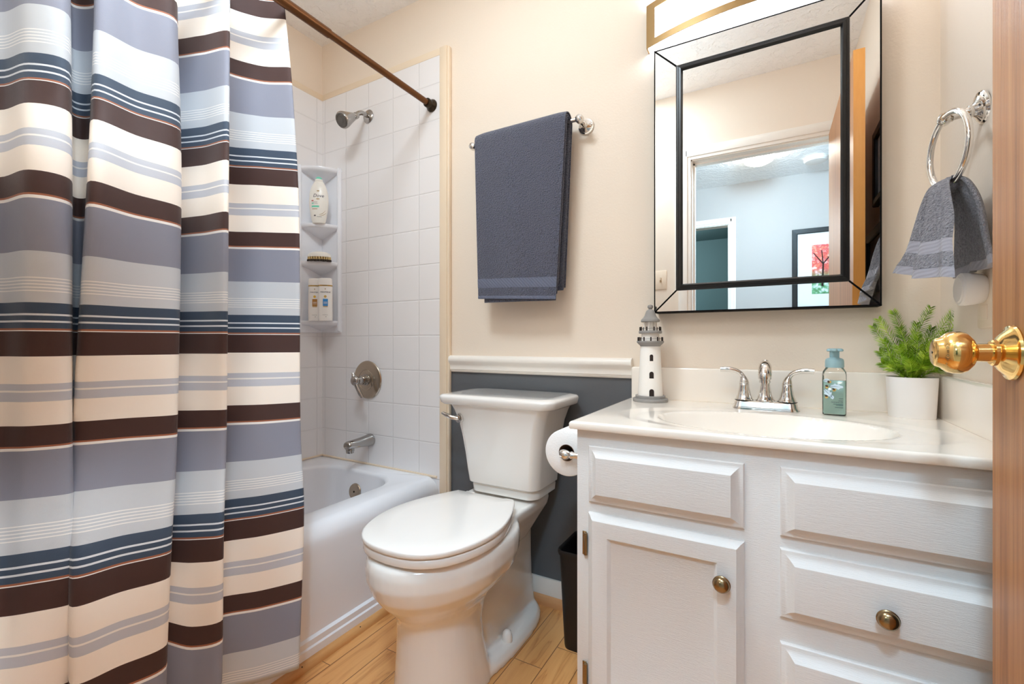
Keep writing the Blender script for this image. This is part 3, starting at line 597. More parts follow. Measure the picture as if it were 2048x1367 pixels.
def curtain():
    NS = 7; per = []
    for Z, ph, P in CT:
        P3 = [(p[0], p[1], p[2] if len(p) > 2 else Z) for p in P]
        per.append((ph, cr(P3, NS)))
    m = len(per[0][1]); cols = []
    for j in range(m): cols.append(cr([(pt[j][0], pt[j][1], pt[j][2], ph) for ph, pt in per], 9))
    n = len(cols[0]); mb = MB(); vs = []; ph = []
    arc = [0]; ref = per[3][1]
    for j in range(1, m): arc.append(arc[-1] + math.dist(ref[j], ref[j - 1]))
    for i in range(n):
        for j in range(m):
            x, y, z, p = cols[j][i]; vs.append((x, y, z)); ph.append((arc[j], p))
    fs = [(i * m + j, i * m + j + 1, (i + 1) * m + j + 1, (i + 1) * m + j) for i in range(n - 1) for j in range(m - 1)]
    mb.add(vs, fs); o = mb.build('shower_curtain', M['curtain'], smooth=180, fix=False)
    uv = o.data.uv_layers.new(name='cloth')
    for lp in o.data.loops: uv.data[lp.index].uv = ph[lp.vertex_index]
    md = o.modifiers.new('thickness', 'SOLIDIFY'); md.thickness = .0016; md.offset = 0
    return o
tag(curtain(), 'long shower curtain in brown, cream, navy and grey-blue stripes hanging beside the tub', 'shower curtain')
# ------------------------------------------------------------ towel bar and bath towel
BY, BZ = 1.452, 1.714
tb = thing('towel_bar', 'chrome towel bar with round rosettes on the back wall', 'towel bar', (-.78, W, BZ))
mb = MB(); mb.tube([(-1.005, BY, BZ), (-.558, BY, BZ)], .0075, 20); mb.build('bar', M['chrome'], tb, world=True, smooth=50)
for x in (-.998, -.562):
    R = along((x, W, BZ), (x, 1.0, BZ))
    mb = MB(); mb.lathe([(.0005, 0), (.028, 0), (.0285, .003), (.027, .006), (.023, .007), (.022, .010), (.014, .014), (.0105, .017), (.009, .024), (.0085, .040), (.0095, .048), (.0125, .054), (.0145, .062), (.0145, .070), (.012, .077), (.006, .081), (.0005, .082)], R, 40); mb.build('rosette_post', M['chrome'], tb, world=True)
bt = thing('bath_towel', 'slate blue bath towel folded over the chrome towel bar', 'towel', (-.785, BY, BZ))
def sheet(name, off, zf, zb, xl, xr, th, m, wob=0.0, seed=0, zr=0.0, front=True, back=True):
    # one folded layer: from the front hem up over the bar and down behind
    r = .0085 + off; path = []
    nf = 26
    if front:
        for k in range(nf): path.append((BY - r, zf + (BZ - zf) * k / nf, 'f'))
    for k in range(9):
        a = PI * k / 8; path.append((BY - r * math.cos(a), BZ + r * math.sin(a), 't'))
    if back:
        for k in range(1, nf): path.append((BY + r, BZ - (BZ - zb) * k / (nf - 1), 'b'))
    nx = 26; outer = []; inner = []
    rnd = random.Random(seed); ph = rnd.random() * 6
    for i, (y, z, tg) in enumerate(path):
        fall = max(0.0, min(1.0, (BZ - z) / .6))
        ro = []; ri = []
        for j in range(nx + 1):
            u = j / nx; l = xl + .016 * fall; rr = xr - (.036 if tg != 'b' else .028) * fall
            x = l + (rr - l) * u
            wv = wob * fall * (math.sin(u * 7 + ph) * .6 + math.sin(u * 13 + ph * 2 + z * 6) * .4)
            edge = math.sin(PI * u) ** .25
            s = -1 if tg == 'f' else (1 if tg == 'b' else 0)
            dz = zr * u * fall
            yy = y + (wv - .004 * (1 - edge) * 0) * (1 if tg == 'f' else .4)
            t2 = th * (.55 + .45 * min(1, min(u, 1 - u) * 12))
            if tg == 't':
                dx = (y - BY) / r; dzz = (z - BZ) / r
                ro.append((x, BY + dx * (r + t2), BZ + dzz * (r + t2))); ri.append((x, y, z))
            else: ro.append((x, yy + s * t2, z + dz)); ri.append((x, yy, z + dz))
        outer.append(ro); inner.append(ri)
    mb = MB(); loop = [o_ + list(reversed(i_)) for o_, i_ in zip(outer, inner)]
    mb.grid(loop, cu=True, caps=True)
    return mb.build(name, m, bt, world=True, smooth=70), outer
th = .0066
f4, outr = sheet('outer_fold', th * 3.05, 1.121, 1.165, -.968, -.600, th, M['terry'], .0035, 3, -.016)
sheet('inner_fold', th * 2.0, 1.106, 1.15, -.945, -.603, th * .96, M['terry'], .0030, 3, -.004)
sheet('middle_fold', th * 1.0, 1.125, 1.14, -.955, -.601, th * .96, M['terry'], .002, 5)
sheet('core_fold', 0.0004, 1.16, 1.155, -.960, -.602, th * .96, M['terry'], .001, 6)
def strip(name, z0, z1, m, lift):
    rows = []
    for t in range(5):
        z = z0 + (z1 - z0) * t / 4; row = []
        for j in range(27):
            a = [outr[i][j] for i in range(26)]
            zs = [(p[2] - (-.016 * (j / 26) * min(1, (BZ - p[2]) / .6))) for p in a]
            k = 0
            while k < 24 and zs[k + 1] < z: k += 1
            f = (z - zs[k]) / (zs[k + 1] - zs[k]); f = max(0, min(1, f))
            p, q = Vector(a[k]), Vector(a[k + 1]); r = p.lerp(q, f)
            row.append((r.x, r.y - lift * math.sin(PI * min(1, max(0, .02 + .96 * t / 4))) ** .3, r.z))
        rows.append(row)
    mb = MB(); mb.grid(rows); o = mb.build(name, m, bt, world=True, smooth=80)
strip('woven_band', 1.161, 1.195, M['band'], .0012); strip('bottom_hem', 1.1215, 1.132, M['band'], .0012)
# ------------------------------------------------------------ towel ring and hand towel
PR = Vector((XR, 1.25, 1.424)); PE = Vector((.311, 1.25, 1.414))
tr = thing('towel_ring', 'chrome towel ring on the right wall beside the mirror', 'towel ring', PR)
R = along(PR, PE)
mb = MB(); mb.lathe([(.0005, 0), (.033, 0), (.0335, .003), (.031, .006), (.026, .007), (.0255, .010), (.016, .014), (.012, .018), (.0125, .020), (.0125, .023), (.0095, .025), (.008, .030), (.0075, .046), (.009, .049), (.0005, .050)], R, 40); mb.build('rosette_post', M['chrome'], tr, world=True)
mb = MB(); mb.lathe([(.0005, -.013), (.0085, -.013), (.0115, -.009), (.0120, 0), (.0115, .009), (.0085, .013), (.0005, .013)], along(PE, PE + Vector((.12, 1, 0))), 24); mb.build('ring_socket', M['chrome'], tr, world=True)
RC = Vector((.311, 1.228, 1.343)); rr_ = .072; ud = Vector((-.16, 1, 0)).normalized()
mb = MB(); mb.tube([RC + ud * (rr_ * math.sin(2 * PI * k / 48)) + Vector((0, 0, rr_ * math.cos(2 * PI * k / 48))) for k in range(48)], .0058, 14, closed=True); mb.build('ring', M['chrome'], tr, world=True, smooth=60)
ht = thing('hand_towel', 'small grey hand towel pulled through the towel ring', 'towel', (RC.x, RC.y, RC.z - rr_))
def lobe(name, rows, m, seed, parent, folds=3.0, amp=.012, th=.011, tilt=0.0):
    # rows: (z, near point xy, far point xy, bulge) from the ring down to the hem; a pleated thick sheet
    rnd = random.Random(seed); nx = 40; out = []
    R_ = cr([tuple([z]) + a + b + (c, d) for z, a, b, c, d in rows], 7)
    for z, ax_, ay_, bx_, by_, bul, am in R_:
        A_ = Vector((ax_, ay_)); B_ = Vector((bx_, by_)); dv = B_ - A_; nrm = Vector((-dv.y, dv.x)).normalized()
        front = []; back = []
        for j in range(nx + 1):
            u = j / nx; e = 1 - (2 * u - 1) ** 2
            off = bul * e + am * math.sin(u * folds * 2 * PI + seed) * (.3 + .7 * e)
            p = A_ + dv * u; t_ = th * (.35 + .65 * min(1, e * 4))
            zz = z + .004 * math.sin(u * 9 + seed) * am / .012 + tilt * (u - .27) * max(0.0, (1.284 - z) / .206)
            q1 = p + nrm * (off + t_ / 2); q2 = p + nrm * (off - t_ / 2)
            front.append((q1.x, q1.y, zz)); back.append((q2.x, q2.y, zz))
        out.append(front + list(reversed(back)))
    mb = MB(); mb.grid(out, cu=True, caps=True)
    return mb.build(name, m, parent, world=True, smooth=80)
zb = RC.z - rr_
# room side half: near edge -> far edge (pleats face the room, -X)
FR = [(1.284, (.3125, 1.212), (.3085, 1.246), .004, .002), (1.268, (.302, 1.188), (.299, 1.252), .010, .005), (1.235, (.297, 1.155), (.290, 1.268), .010, .009), (1.19, (.292, 1.118), (.279, 1.286), .010, .010), (1.151, (.284, 1.096), (.271, 1.296), .010, .010)]
BD = [(1.151, (.284, 1.096), (.271, 1.296), .010, .010), (1.142, (.282, 1.089), (.268, 1.299), .010, .010), (1.125, (.280, 1.078), (.263, 1.304), .010, .010)]
BE = [(1.125, (.280, 1.078), (.263, 1.304), .010, .010), (1.11, (.278, 1.066), (.258, 1.312), .011, .011), (1.097, (.276, 1.056), (.252, 1.322), .011, .011)]
BH = [(1.097, (.276, 1.056), (.252, 1.322), .011, .011), (1.088, (.275, 1.049), (.249, 1.327), .011, .011), (1.078, (.274, 1.044), (.246, 1.330), .011, .011)]
lobe('front_half', FR, M['terry2'], 1.0, ht, tilt=.052); lobe('woven_band', BD, M['band2'], 1.0, ht, th=.0105, tilt=.052); lobe('terry_border', BE, M['terry2'], 1.0, ht, tilt=.052); lobe('front_hem', BH, M['band2'], 1.0, ht, th=.0095, tilt=.052)
KR = [(1.286, (.316, 1.208), (.313, 1.246), -.002, .001), (1.265, (.326, 1.180), (.324, 1.262), -.006, .003), (1.22, (.336, 1.158), (.338, 1.285), -.006, .004), (1.15, (.341, 1.140), (.343, 1.305), -.006, .005), (1.113, (.343, 1.125), (.345, 1.318), -.006, .005)]
KH = [(1.113, (.343, 1.125), (.345, 1.318), -.006, .005), (1.104, (.343, 1.122), (.345, 1.320), -.006, .005), (1.096, (.343, 1.120), (.345, 1.322), -.006, .005)]
lobe('rear_half', KR, M['terry2'], 2.2, ht, 2.0); lobe('rear_hem', KH, M['band2'], 2.2, ht, 2.0, th=.010)
mb = MB(); mb.tube([RC + ud * (rr_ * math.sin(a)) + Vector((0, 0, rr_ * math.cos(a))) for a in [PI - .30 + .06 * k for k in range(11)]], [.006, .011, .0135, .0145, .015, .0155, .015, .0145, .0135, .011, .006], 14); mb.build('saddle_fold', M['terry2'], ht, world=True, smooth=70)
# ------------------------------------------------------------ plug and plate on the right wall
af = thing('air_freshener', 'round white plug-in air freshener on the right wall under the hand towel', 'air freshener', (XR, 1.232, 1.062))
R = along((XR, 1.232, 1.062), (XR - .1, 1.232, 1.062))
mb = MB(); mb.lathe([(.0005, .006), (.026, .006), (.028, .008), (.031, .020), (.0325, .034), (.0325, .040), (.030, .0425), (.0005, .0425)], R, 40); mb.build('body', M['whiteplastic'], af, world=True)
mb = MB(); mb.lathe([(.0005, .0425), (.026, .0425), (.025, .0448), (.012, .0452), (.0005, .0448)], R, 36); mb.build('front_disc', M['whiteplastic'], af, world=True)
op_ = thing('wall_outlet', 'cream outlet plate behind the round air freshener', 'outlet', (XR, 1.232, 1.04))
mb = MB(); mb.box(XR - .006, XR, 1.197, 1.267, .985, 1.10, bev=.003); mb.build('cover_plate', M['outlet'], op_, world=True)
mb = MB(); mb.box(XR - .0075, XR - .005, 1.215, 1.249, 1.000, 1.030, bev=.001); mb.build('socket', M['outlet'], op_, world=True)
# ------------------------------------------------------------ toilet
CX0 = -.805
to = thing('toilet', 'white two-piece toilet with closed lid between the tub and the vanity', 'toilet', (CX0, 1.15, 0))
def egg(z, yf, yb, hw, n=44, ex=2.0, cx=CX0, wide=.52, taper=0.0):
    # nose at yf (towards the room), blunt at yb
    out = []; yc = yf + (yb - yf) * wide
    for k in range(n):
        a = 2 * PI * k / n; c, s = math.cos(a), math.sin(a)
        e = 2 / ex
        x = hw * math.copysign(abs(c) ** e, c)
        if s < 0: y = yc + (yc - yf) * s
        else: y = yc + (yb - yc) * math.copysign(abs(s) ** (2 / 3.2), s); x = hw * math.copysign(abs(c) ** (2 / 2.6), c)
        if s > 0: x *= 1 - taper * s * s
        out.append((cx + x, y, z))
    return out
mb = MB()
secs = [(0, .868, 1.16, .122), (.012, .870, 1.16, .120), (.06, .876, 1.14, .115), (.12, .880, 1.125, .109), (.18, .880, 1.12, .104), (.225, .876, 1.14, .103), (.250, .864, 1.18, .110), (.270, .846, 1.22, .126), (.295, .822, 1.25, .150), (.325, .800, 1.27, .170), (.36, .788, 1.28, .181), (.393, .788, 1.285, .182), (.411, .793, 1.285, .178), (.4165, .802, 1.28, .172)]
mb.grid([egg(*s, taper=.28 if s[0] > .24 else 0.0) for s in secs], cu=True, caps=True)
# deck under the tank and the neck to the seat
mb.grid([[(CX0 + a, b, z) for a, b in rrect(-hw, hw, ya, yb, .045, 6)] for z, hw, ya, yb in ((.30, .085, 1.18, 1.40), (.36, .110, 1.16, 1.45), (.40, .130, 1.15, 1.475), (.425, .134, 1.15, 1.48), (.432, .130, 1.155, 1.476))], cu=True, caps=True)
# trapway body and rear column
mb.grid([[(CX0 + a, b, z) for a, b in rrect(-hw, hw, ya, yb, .045, 6)] for z, hw, ya, yb in ((0, .080, 1.06, 1.485), (.06, .070, 1.06, 1.485), (.10, .064, 1.06, 1.485), (.20, .062, 1.10, 1.482), (.28, .062, 1.16, 1.480), (.38, .066, 1.20, 1.475))], cu=True, caps=True)
# foot flange
mb.grid([egg(z, .95, yb, hw, ex=2.4, wide=.55) for z, yb, hw in ((0, 1.497, .128), (.018, 1.496, .128), (.034, 1.485, .120), (.042, 1.46, .106))], cu=True, caps=True)
bo = mb.build('bowl', M['ceramic'], to, world=True, smooth=180)
md = bo.modifiers.new('fuse', 'REMESH'); md.mode = 'VOXEL'; md.voxel_size = .0045; md.use_smooth_shade = True
md = bo.modifiers.new('soften', 'SMOOTH'); md.factor = .5; md.iterations = 7
for s in (-1, 1):
    mb = MB(); mb.lathe([(.0165, .036), (.0165, .046), (.0155, .056), (.0125, .066), (.006, .0715), (.0005, .0725)], T(CX0 + s * .098, 1.215, 0), 24); mb.build('bolt_cap', M['ceramic'], to, world=True, smooth=60)
def lid_outline(k, yb=1.243, tip=.796, hwmax=.180):
    pts = [(0, 0), (.055, .006), (.100, .026), (.140, .068), (.168, .135), (.178, .205), (.172, .280), (.148, .360), (.115, .432), (.107, .447)]
    h = cr([(a * hwmax / .178, b * (yb - tip) / .447) for a, b in pts], 5)
    cx, cy = 0, (yb - tip) * .5
    right = [(a, b) for a, b in h]; left = [(-a, b) for a, b in reversed(h) if a > 0]
    return [(CX0 + a - math.copysign(min(abs(a), k), a) * 1.0, tip + b + (k if b < cy else -k) * min(1, abs(b - cy) / .12)) for a, b in right + left]
def slab(name, m, z0, z1, r, yb, tip, hw, crown=0.0):
    mb = MB(); rows = []
    for z, k in ((z0, r), (z0 + r * .3, r * .3), (z0 + r, 0), (z1 - r, 0), (z1 - r * .3, r * .3), (z1, r), (z1 + crown * .6, .05), (z1 + crown, .11)): rows.append([(x, y, z) for x, y in lid_outline(k, yb, tip, hw)])
    mb.grid(rows, cu=True, caps=True); return mb.build(name, m, to, world=True, smooth=50)
slab('seat', M['seat'], .4240, .4452, .003, 1.236, .800, .179)
slab('seat_lid', M['seat'], .4482, .4630, .0035, 1.243, .796, .181, .002)
for s in (-1, 1):
    mb = MB(); mb.box(CX0 + s * .075 - .018, CX0 + s * .075 + .018, 1.238, 1.272, .430, .456, bev=.006); mb.build('seat_hinge', M['seat'], to, world=True)
for x, y in ((-.11, .91), (.12, .93), (.14, 1.10), (-.14, 1.10)):
    mb = MB(); mb.box(CX0 + x - .010, CX0 + x + .010, y - .006, y + .006, .4155, .4245, bev=.002); mb.build('seat_bumper', M['seat'], to, world=True)
CT_ = -.787
def tank_ring(z, hw, yf, bow, r=.03, yb=1.492, n=8):
    out = []
    pts = rrect(-hw, hw, yf, yb, r, n)
    for x, y in pts:
        f = max(0, (yb - y) / (yb - yf)); out.append((CT_ + x, y - bow * f * (1 - (x / hw) ** 2), z))
    return out
mb = MB(); tz = [(.440, .122, 1.325, .018), (.444, .128, 1.318, .018), (.466, .130, 1.316, .018), (.470, .128, 1.318, .018), (.474, .131, 1.314, .020), (.478, .137, 1.306, .020), (.52, .141, 1.300, .022), (.58, .147, 1.294, .022), (.64, .155, 1.287, .022), (.69, .165, 1.280, .022), (.725, .178, 1.272, .022), (.748, .190, 1.266, .022)]
mb.grid([tank_ring(*t) for t in tz], cu=True, caps=True); mb.build('tank', M['ceramic'], to, world=True, smooth=50)
CT_ = -.792
mb = MB(); lz = [(.746, .205, 1.262, .022), (.7465, .212, 1.256, .022), (.752, .2175, 1.250, .022), (.768, .2215, 1.246, .022), (.774, .220, 1.248, .022), (.778, .214, 1.254, .022), (.7795, .19, 1.275, .02)]
mb.grid([tank_ring(z, hw, yf, b, .035, 1.497) for z, hw, yf, b in lz], cu=True, caps=True); mb.build('tank_lid', M['ceramic'], to, world=True, smooth=50)
mb = MB(); R = along((-.925, 1.29, .698), (-.935, 1.20, .698)); mb.lathe([(.0005, -.01), (.016, -.01), (.0165, .022), (.015, .027), (.0005, .029)], R, 28)
mb.tube([(-.927, 1.258, .699), (-.945, 1.247, .703), (-.965, 1.246, .709), (-.985, 1.249, .715)], [.008, .0075, .007, .0055], 12)
mb.build('flush_lever', M['chrome'], to, world=True, smooth=50)
# ------------------------------------------------------------ paper holder, roll, bin
CABX = -.392
RLX, RLZ = -.458, .672
ph_ = thing('paper_holder', 'chrome toilet paper holder on the side of the vanity', 'toilet paper holder', (CABX, 1.14, RLZ))
for y in (1.075, 1.205):
    R = along((CABX, y, RLZ), (RLX, y, RLZ))
    mb = MB(); mb.lathe([(.0005, 0), (.022, 0), (.0225, .003), (.020, .006), (.012, .009), (.008, .013), (.0075, .040), (.0095, .044), (.0095, .047), (.0075, .050), (.0105, .055), (.0125, .062), (.0125, .068), (.010, .075), (.0005, .078)], R, 32); mb.build('holder_post', M['chrome'], ph_, world=True)
mb = MB(); mb.tube([(RLX, 1.075, RLZ), (RLX, 1.205, RLZ)], .0065, 16); mb.build('roller', M['chrome'], ph_, world=True, smooth=60)
rl = thing('toilet_paper_roll', 'full white toilet paper roll beside the vanity', 'toilet paper', (RLX, 1.14, RLZ))
R = T(RLX, 1.092, RLZ) @ Matrix.Rotation(-PI / 2, 4, 'X')
mb = MB(); prf = [(.0215, .001), (.0585, .0), (.0605, .002), (.0607, .05), (.0605, .098), (.0585, .1), (.0215, .099)]
mb.grid([[R @ Vector((r * math.cos(a), r * math.sin(a), z)) for a in [2 * PI * k / 56 for k in range(56)]] for r, z in prf], cu=True); mb.build('paper', M['paper'], rl, world=True, smooth=50)
mb = MB(); mb.grid([[R @ Vector((r * math.cos(a), r * math.sin(a), z)) for a in [2 * PI * k / 40 for k in range(40)]] for r, z in ((.0215, .0), (.0215, .1), (.0203, .1), (.0203, .0))], cu=True, cv=True); mb.build('cardboard_core', M['card'], rl, world=True, smooth=50)
bi = thing('trash_can', 'black plastic wastebasket on the floor between toilet and vanity', 'trash can', (-.495, 1.392, 0))
mb = MB(); bx = lambda k, z, r=.022: [(a, b, z) for a, b in rrect(-.582 + k, -.408 - k, 1.305 + k, 1.480 - k, r, 5)]
mb.grid([bx(.020, .004, .016), bx(.016, .0, .02), bx(.014, .01), bx(.003, .295), bx(-.001, .296), bx(-.002, .306), bx(.0, .311), bx(.003, .309), bx(.005, .30), bx(.018, .012), bx(.03, .008)], cu=True, caps=True)
mb.build('bin_body', M['binblack'], bi, world=True, smooth=50)
# ------------------------------------------------------------ vanity cabinet
VX0, VX1, VY, VZ = CABX, XR - .002, .998, .758
va = thing('vanity_cabinet', 'white painted vanity cabinet with a panel door and raised drawer fronts', 'cabinet', (0, 1.25, 0))
mb = MB()
mb.box(VX0, VX0 + .018, VY + .018, W - .001, .0, VZ); mb.box(VX1 - .018, VX1, VY + .018, W - .001, .0, VZ)
mb.box(VX0 + .018, VX1 - .018, VY + .05, W - .001, .09, .105); mb.box(VX0 + .018, VX1 - .018, W - .008, W - .001, .105, VZ)
mb.build('carcass', M['vanity'], va, smooth=0, world=True)
mb = MB(); mb.box(VX0, VX1, VY, VY + .018, .0, VZ, bev=.0015); mb.build('face_frame', M['vanity'], va, world=True)
DP = [(0, 0), (0, .005), (.002, .0072), (.0065, .0085), (.012, .0112), (.017, .0158), (.0212, .0212), (.0228, .0232), (.0242, .0234)]
def drawer(name, z0, z1, x0=.016, x1=.335):
    mb = MB(); raised(mb, x0, x1, z0, z1, VY, DP); return mb.build(name, M['vanity'], va, world=True, smooth=24)
def pull(x, z, parent, yb):
    R = along((x, yb, z), (x, 0, z))
    mb = MB(); mb.lathe([(.0005, 0), (.0085, 0), (.0075, .003), (.0060, .006), (.0060, .010), (.0085, .012), (.0140, .0135), (.0162, .0150), (.0162, .0170), (.0148, .0180), (.0152, .0195), (.0140, .0230), (.0105, .0262), (.0055, .0280), (.0005, .0284)], R, 40)
    return mb.build('pull_knob', M['antique'], parent, world=True, smooth=50)
drawer('false_drawer_front', .594, .7215, -.362, -.044)
drawer('drawer_front', .594, .7235); d2 = drawer('drawer_front', .442, .5705); pull(.169, .499, d2, VY - .0234)
d3 = drawer('drawer_front', .262, .3945); pull(.169, .327, d3, VY - .0234)
d4 = drawer('drawer_front', .095, .222); pull(.169, .158, d4, VY - .0234)
dx0, dx1, dz0, dz1 = -.362, -.044, .095, .5695
mb = MB(); raised(mb, dx0, dx1, dz0, dz1, VY, [(0, 0), (0, .006), (.002, .0085), (.006, .011), (.0105, .017), (.0135, .0192), (.0465, .0192), (.0480, .0185), (.0535, .0115), (.0545, .0110)])
do = mb.build('cabinet_door', M['vanity'], va, world=True, smooth=30); pull(-.082, .490, do, VY - .0192)
for z in (.470, .170):
    mb = MB(); mb.tube([(-.3685, VY - .006, z), (-.3685, VY - .006, z + .050)], .0042, 14); mb.box(-.378, -.3685, VY - .0025, VY, z - .002, z + .052, bev=.001)
    mb.lathe([(.0005, 0), (.003, 0), (.003, .0015), (.0005, .002)], along((-.3735, VY - .0025, z + .044), (-.3735, 0, z + .044)), 10)
    mb.build('door_hinge', M['antique'], do, world=True, smooth=50)
# ------------------------------------------------------------ countertop with integral basin
ct = thing('countertop', 'cream cultured marble vanity top with oval basin and backsplash', 'countertop', (0, 1.25, .758))
cx0, cx1, cy0, cy1, zt = -.404, XR - .001, .978, W - .001, .776
SX, SY = -.008, 1.185
def top_z(x, y):
    e = ((x - SX) / .222) ** 2 + ((y - SY) / .152) ** 2
    r = e ** .5; z = zt
    R2 = (((x - SX) / .335) ** 2 + ((y - SY) / .19) ** 2) ** .5       # shallow dish around the bowl
    z -= .0028 * max(0.0, min(1.0, (1.0 - R2) / .14)) if R2 < 1 else 0
    if r < 1.05:
        t = max(0.0, min(1.0, (1.05 - r) / .9)); z -= .118 * (1 - (1 - t) ** 2.3)
    edge = min(x - cx0, y - cy0)
    if edge < .006: z -= .006 - (max(0, .006 ** 2 - (.006 - edge) ** 2)) ** .5
    return z
xs = [cx0, cx0 + .001, cx0 + .003, cx0 + .006] + [cx0 + .006 + (cx1 - cx0 - .006) * k / 150 for k in range(1, 151)]
ys = [cy0, cy0 + .001, cy0 + .003, cy0 + .006] + [cy0 + .006 + (cy1 - cy0 - .006) * k / 110 for k in range(1, 111)]
mb = MB(); mb.grid([[(x, y, top_z(x, y)) for x in xs] for y in ys])
nx, ny = len(xs), len(ys)
border = [(x, ys[0]) for x in xs] + [(xs[-1], y) for y in ys[1:]] + [(x, ys[-1]) for x in reversed(xs[:-1])] + [(xs[0], y) for y in reversed(ys[1:-1])]
mb.grid([[(x, y, top_z(x, y)) for x, y in border], [(x, y, zt - .015) for x, y in border], [(x + (.0015 if x == cx0 else 0), y + (.0015 if y == cy0 else 0), zt - .018) for x, y in border], [(min(max(x, VX0 + .02), VX1 - .02), min(max(y, VY + .02), W - .012), zt - .018) for x, y in border]], cu=True)
bm = bmesh.new(); me_ = bpy.data.meshes.new('t'); me_.from_pydata(mb.v, [], mb.f); bm.from_mesh(me_); bmesh.ops.remove_doubles(bm, verts=bm.verts, dist=1e-5); mb = MB(); mb.bm(bm); bpy.data.meshes.remove(me_)
mb.build('basin_top', M['marble'], ct, world=True, smooth=40)
mb = MB(); mb.box(cx0 + .005, cx1, 1.499, cy1, zt - .002, .878, bev=.005, seg=3); mb.build('backsplash', M['marble'], ct, world=True)
mb = MB(); mb.box(XR - .021, XR - .001, cy0 + .002, 1.4985, zt - .002, .878, bev=.005, seg=3); mb.build('side_splash', M['marble'], ct, world=True)
mb = MB(); mb.lathe([(.0005, 0), (.021, 0), (.022, .003), (.018, .005), (.0005, .004)], T(SX, SY, top_z(SX, SY) + .0005), 28); mb.build('drain', M['chrome'], ct, world=True)
# ------------------------------------------------------------ faucet
FX, FY, FZ = -.012, 1.415, zt
fa = thing('faucet', 'polished chrome two-handle basin faucet with curved levers', 'faucet', (FX, FY, FZ))
mb = MB(); fb = lambda k, z, r: [(FX + a, FY + b, FZ + z) for a, b in rrect(-.080 + k, .080 - k, -.027 + k * .9, .027 - k * .9, r, 7)]
mb.grid([fb(0, 0, .022), fb(0, .003, .022), fb(.003, .008, .020), fb(.0055, .018, .018), fb(.008, .022, .016), fb(.012, .023, .013)], cu=True, caps=True); mb.build('base_plate', M['chrome'], fa, world=True, smooth=40)
for s in (-1, 1):
    hx = FX + s * .051
    mb = MB(); mb.lathe([(.0005, .0225), (.0225, .0225), (.0230, .0245), (.0215, .027), (.0175, .037), (.0145, .050), (.0128, .060), (.0125, .068), (.0115, .069), (.0125, .070), (.0130, .0715), (.0005, .0715)], T(hx, FY, FZ), 40); mb.lathe([(.0005, .0222), (.0236, .0222), (.0236, .0238), (.0005, .0238)], T(hx, FY, FZ), 40, mi=1); hb = mb.build('handle_bell', [M['chrome'], M['black']], fa, world=True, smooth=50)
    mb = MB(); pth = cr([(hx, FY, FZ + .069), (hx + s * .001, FY, FZ + .078), (hx + s * .004, FY - .001, FZ + .088), (hx + s * .012, FY - .002, FZ + .098), (hx + s * .026, FY - .004, FZ + .1045), (hx + s * .042, FY - .006, FZ + .1065), (hx + s * .060, FY - .008, FZ + .1060)], 5)
    n_ = len(pth); rd = cr([(.0125,), (.0105,), (.0068,), (.0062,), (.0066,), (.0072,), (.0070,)], 5)
    mb.tube(pth, [r[0] for r in rd], 16); mb.build('lever', M['chrome'], fa, world=True, smooth=50)
mb = MB(); mb.lathe([(.0005, .0225), (.0235, .0225), (.0240, .0245), (.0215, .028), (.0165, .040), (.0130, .056), (.0110, .070)], T(FX, FY, FZ), 40)
pth = cr([(FX, FY, FZ + .066), (FX, FY - .001, FZ + .085), (FX, FY - .008, FZ + .104), (FX, FY - .025, FZ + .117), (FX, FY - .048, FZ + .119), (FX, FY - .070, FZ + .112), (FX, FY - .082, FZ + .098), (FX, FY - .084, FZ + .088)], 5)
rd = [r[0] for r in cr([(.0112,), (.0108,), (.0118,), (.0130,), (.0145,), (.0155,), (.0158,), (.0152,)], 5)]
mb.tube(pth, rd, 20); mb.build('spout', M['chrome'], fa, world=True, smooth=50)
mb = MB(); mb.lathe([(.0005, .002), (.0100, .002), (.0105, 0), (.0128, 0), (.0130, .006), (.0118, .0065), (.0118, .0085), (.0140, .009), (.0140, .013), (.0005, .013)], T(FX, FY - .084, FZ + .078), 28); mb.build('aerator', M['chrome'], fa, world=True)
mb = MB(); mb.tube([(FX, FY + .020, FZ + .022), (FX, FY + .020, FZ + .122)], .0028, 10); mb.lathe([(.0005, .118), (.005, .119), (.0075, .122), (.008, .129), (.0065, .133), (.0005, .134)], T(FX, FY + .020, FZ), 20); mb.build('lift_rod', M['chrome'], fa, world=True)
# ------------------------------------------------------------ soap dispenser
sx, sy = .1395, 1.388
so = thing('soap_dispenser', 'clear foaming soap bottle of teal soap with a pale blue pump', 'soap bottle', (sx, sy, zt), math.radians(-9))
Q = lambda hw, hd, r, z: [(a, b, z) for a, b in rrect(-hw, hw, -hd, hd, r, 5)]
mb = MB(); mb.grid([Q(.022, .017, .006, .0005), Q(.0242, .019, .006, .003), Q(.0245, .0195, .006, .08), Q(.0245, .0195, .006, .1), Q(.0235, .0188, .008, .108), Q(.0205, .0175, .010, .114), Q(.0175, .0165, .012, .1185)], cu=True, caps=True); mb.build('bottle_shell', M['bottleclear'], so, smooth=50)
mb = MB(); mb.grid([Q(.0215, .0165, .005, .004), Q(.0228, .0178, .005, .006), Q(.0230, .0180, .005, .0865), Q(.0226, .0176, .005, .087)], cu=True, caps=True); mb.build('liquid_soap', M['soapteal'], so, smooth=50)
mb = MB(); mb.lathe([(.0005, .1185), (.0195, .1185), (.0200, .121), (.0198, .134), (.0185, .139), (.0150, .1415), (.0110, .1425), (.0098, .144), (.0098, .1585), (.0005, .1585)], None, 36); pc = mb.build('pump_collar', M['pumpblue'], so)
mb = MB(); 
for k in range(24):
    a = 2 * PI * k / 24; mb.box(-.0004, .0004, -.0004, .0004, .145, .158); mb.tr(T(.0098 * math.cos(a), .0098 * math.sin(a), 0), len(mb.v) - 8)
mb.build('pump_ribs', M['pumpblue'], pc, smooth=0)
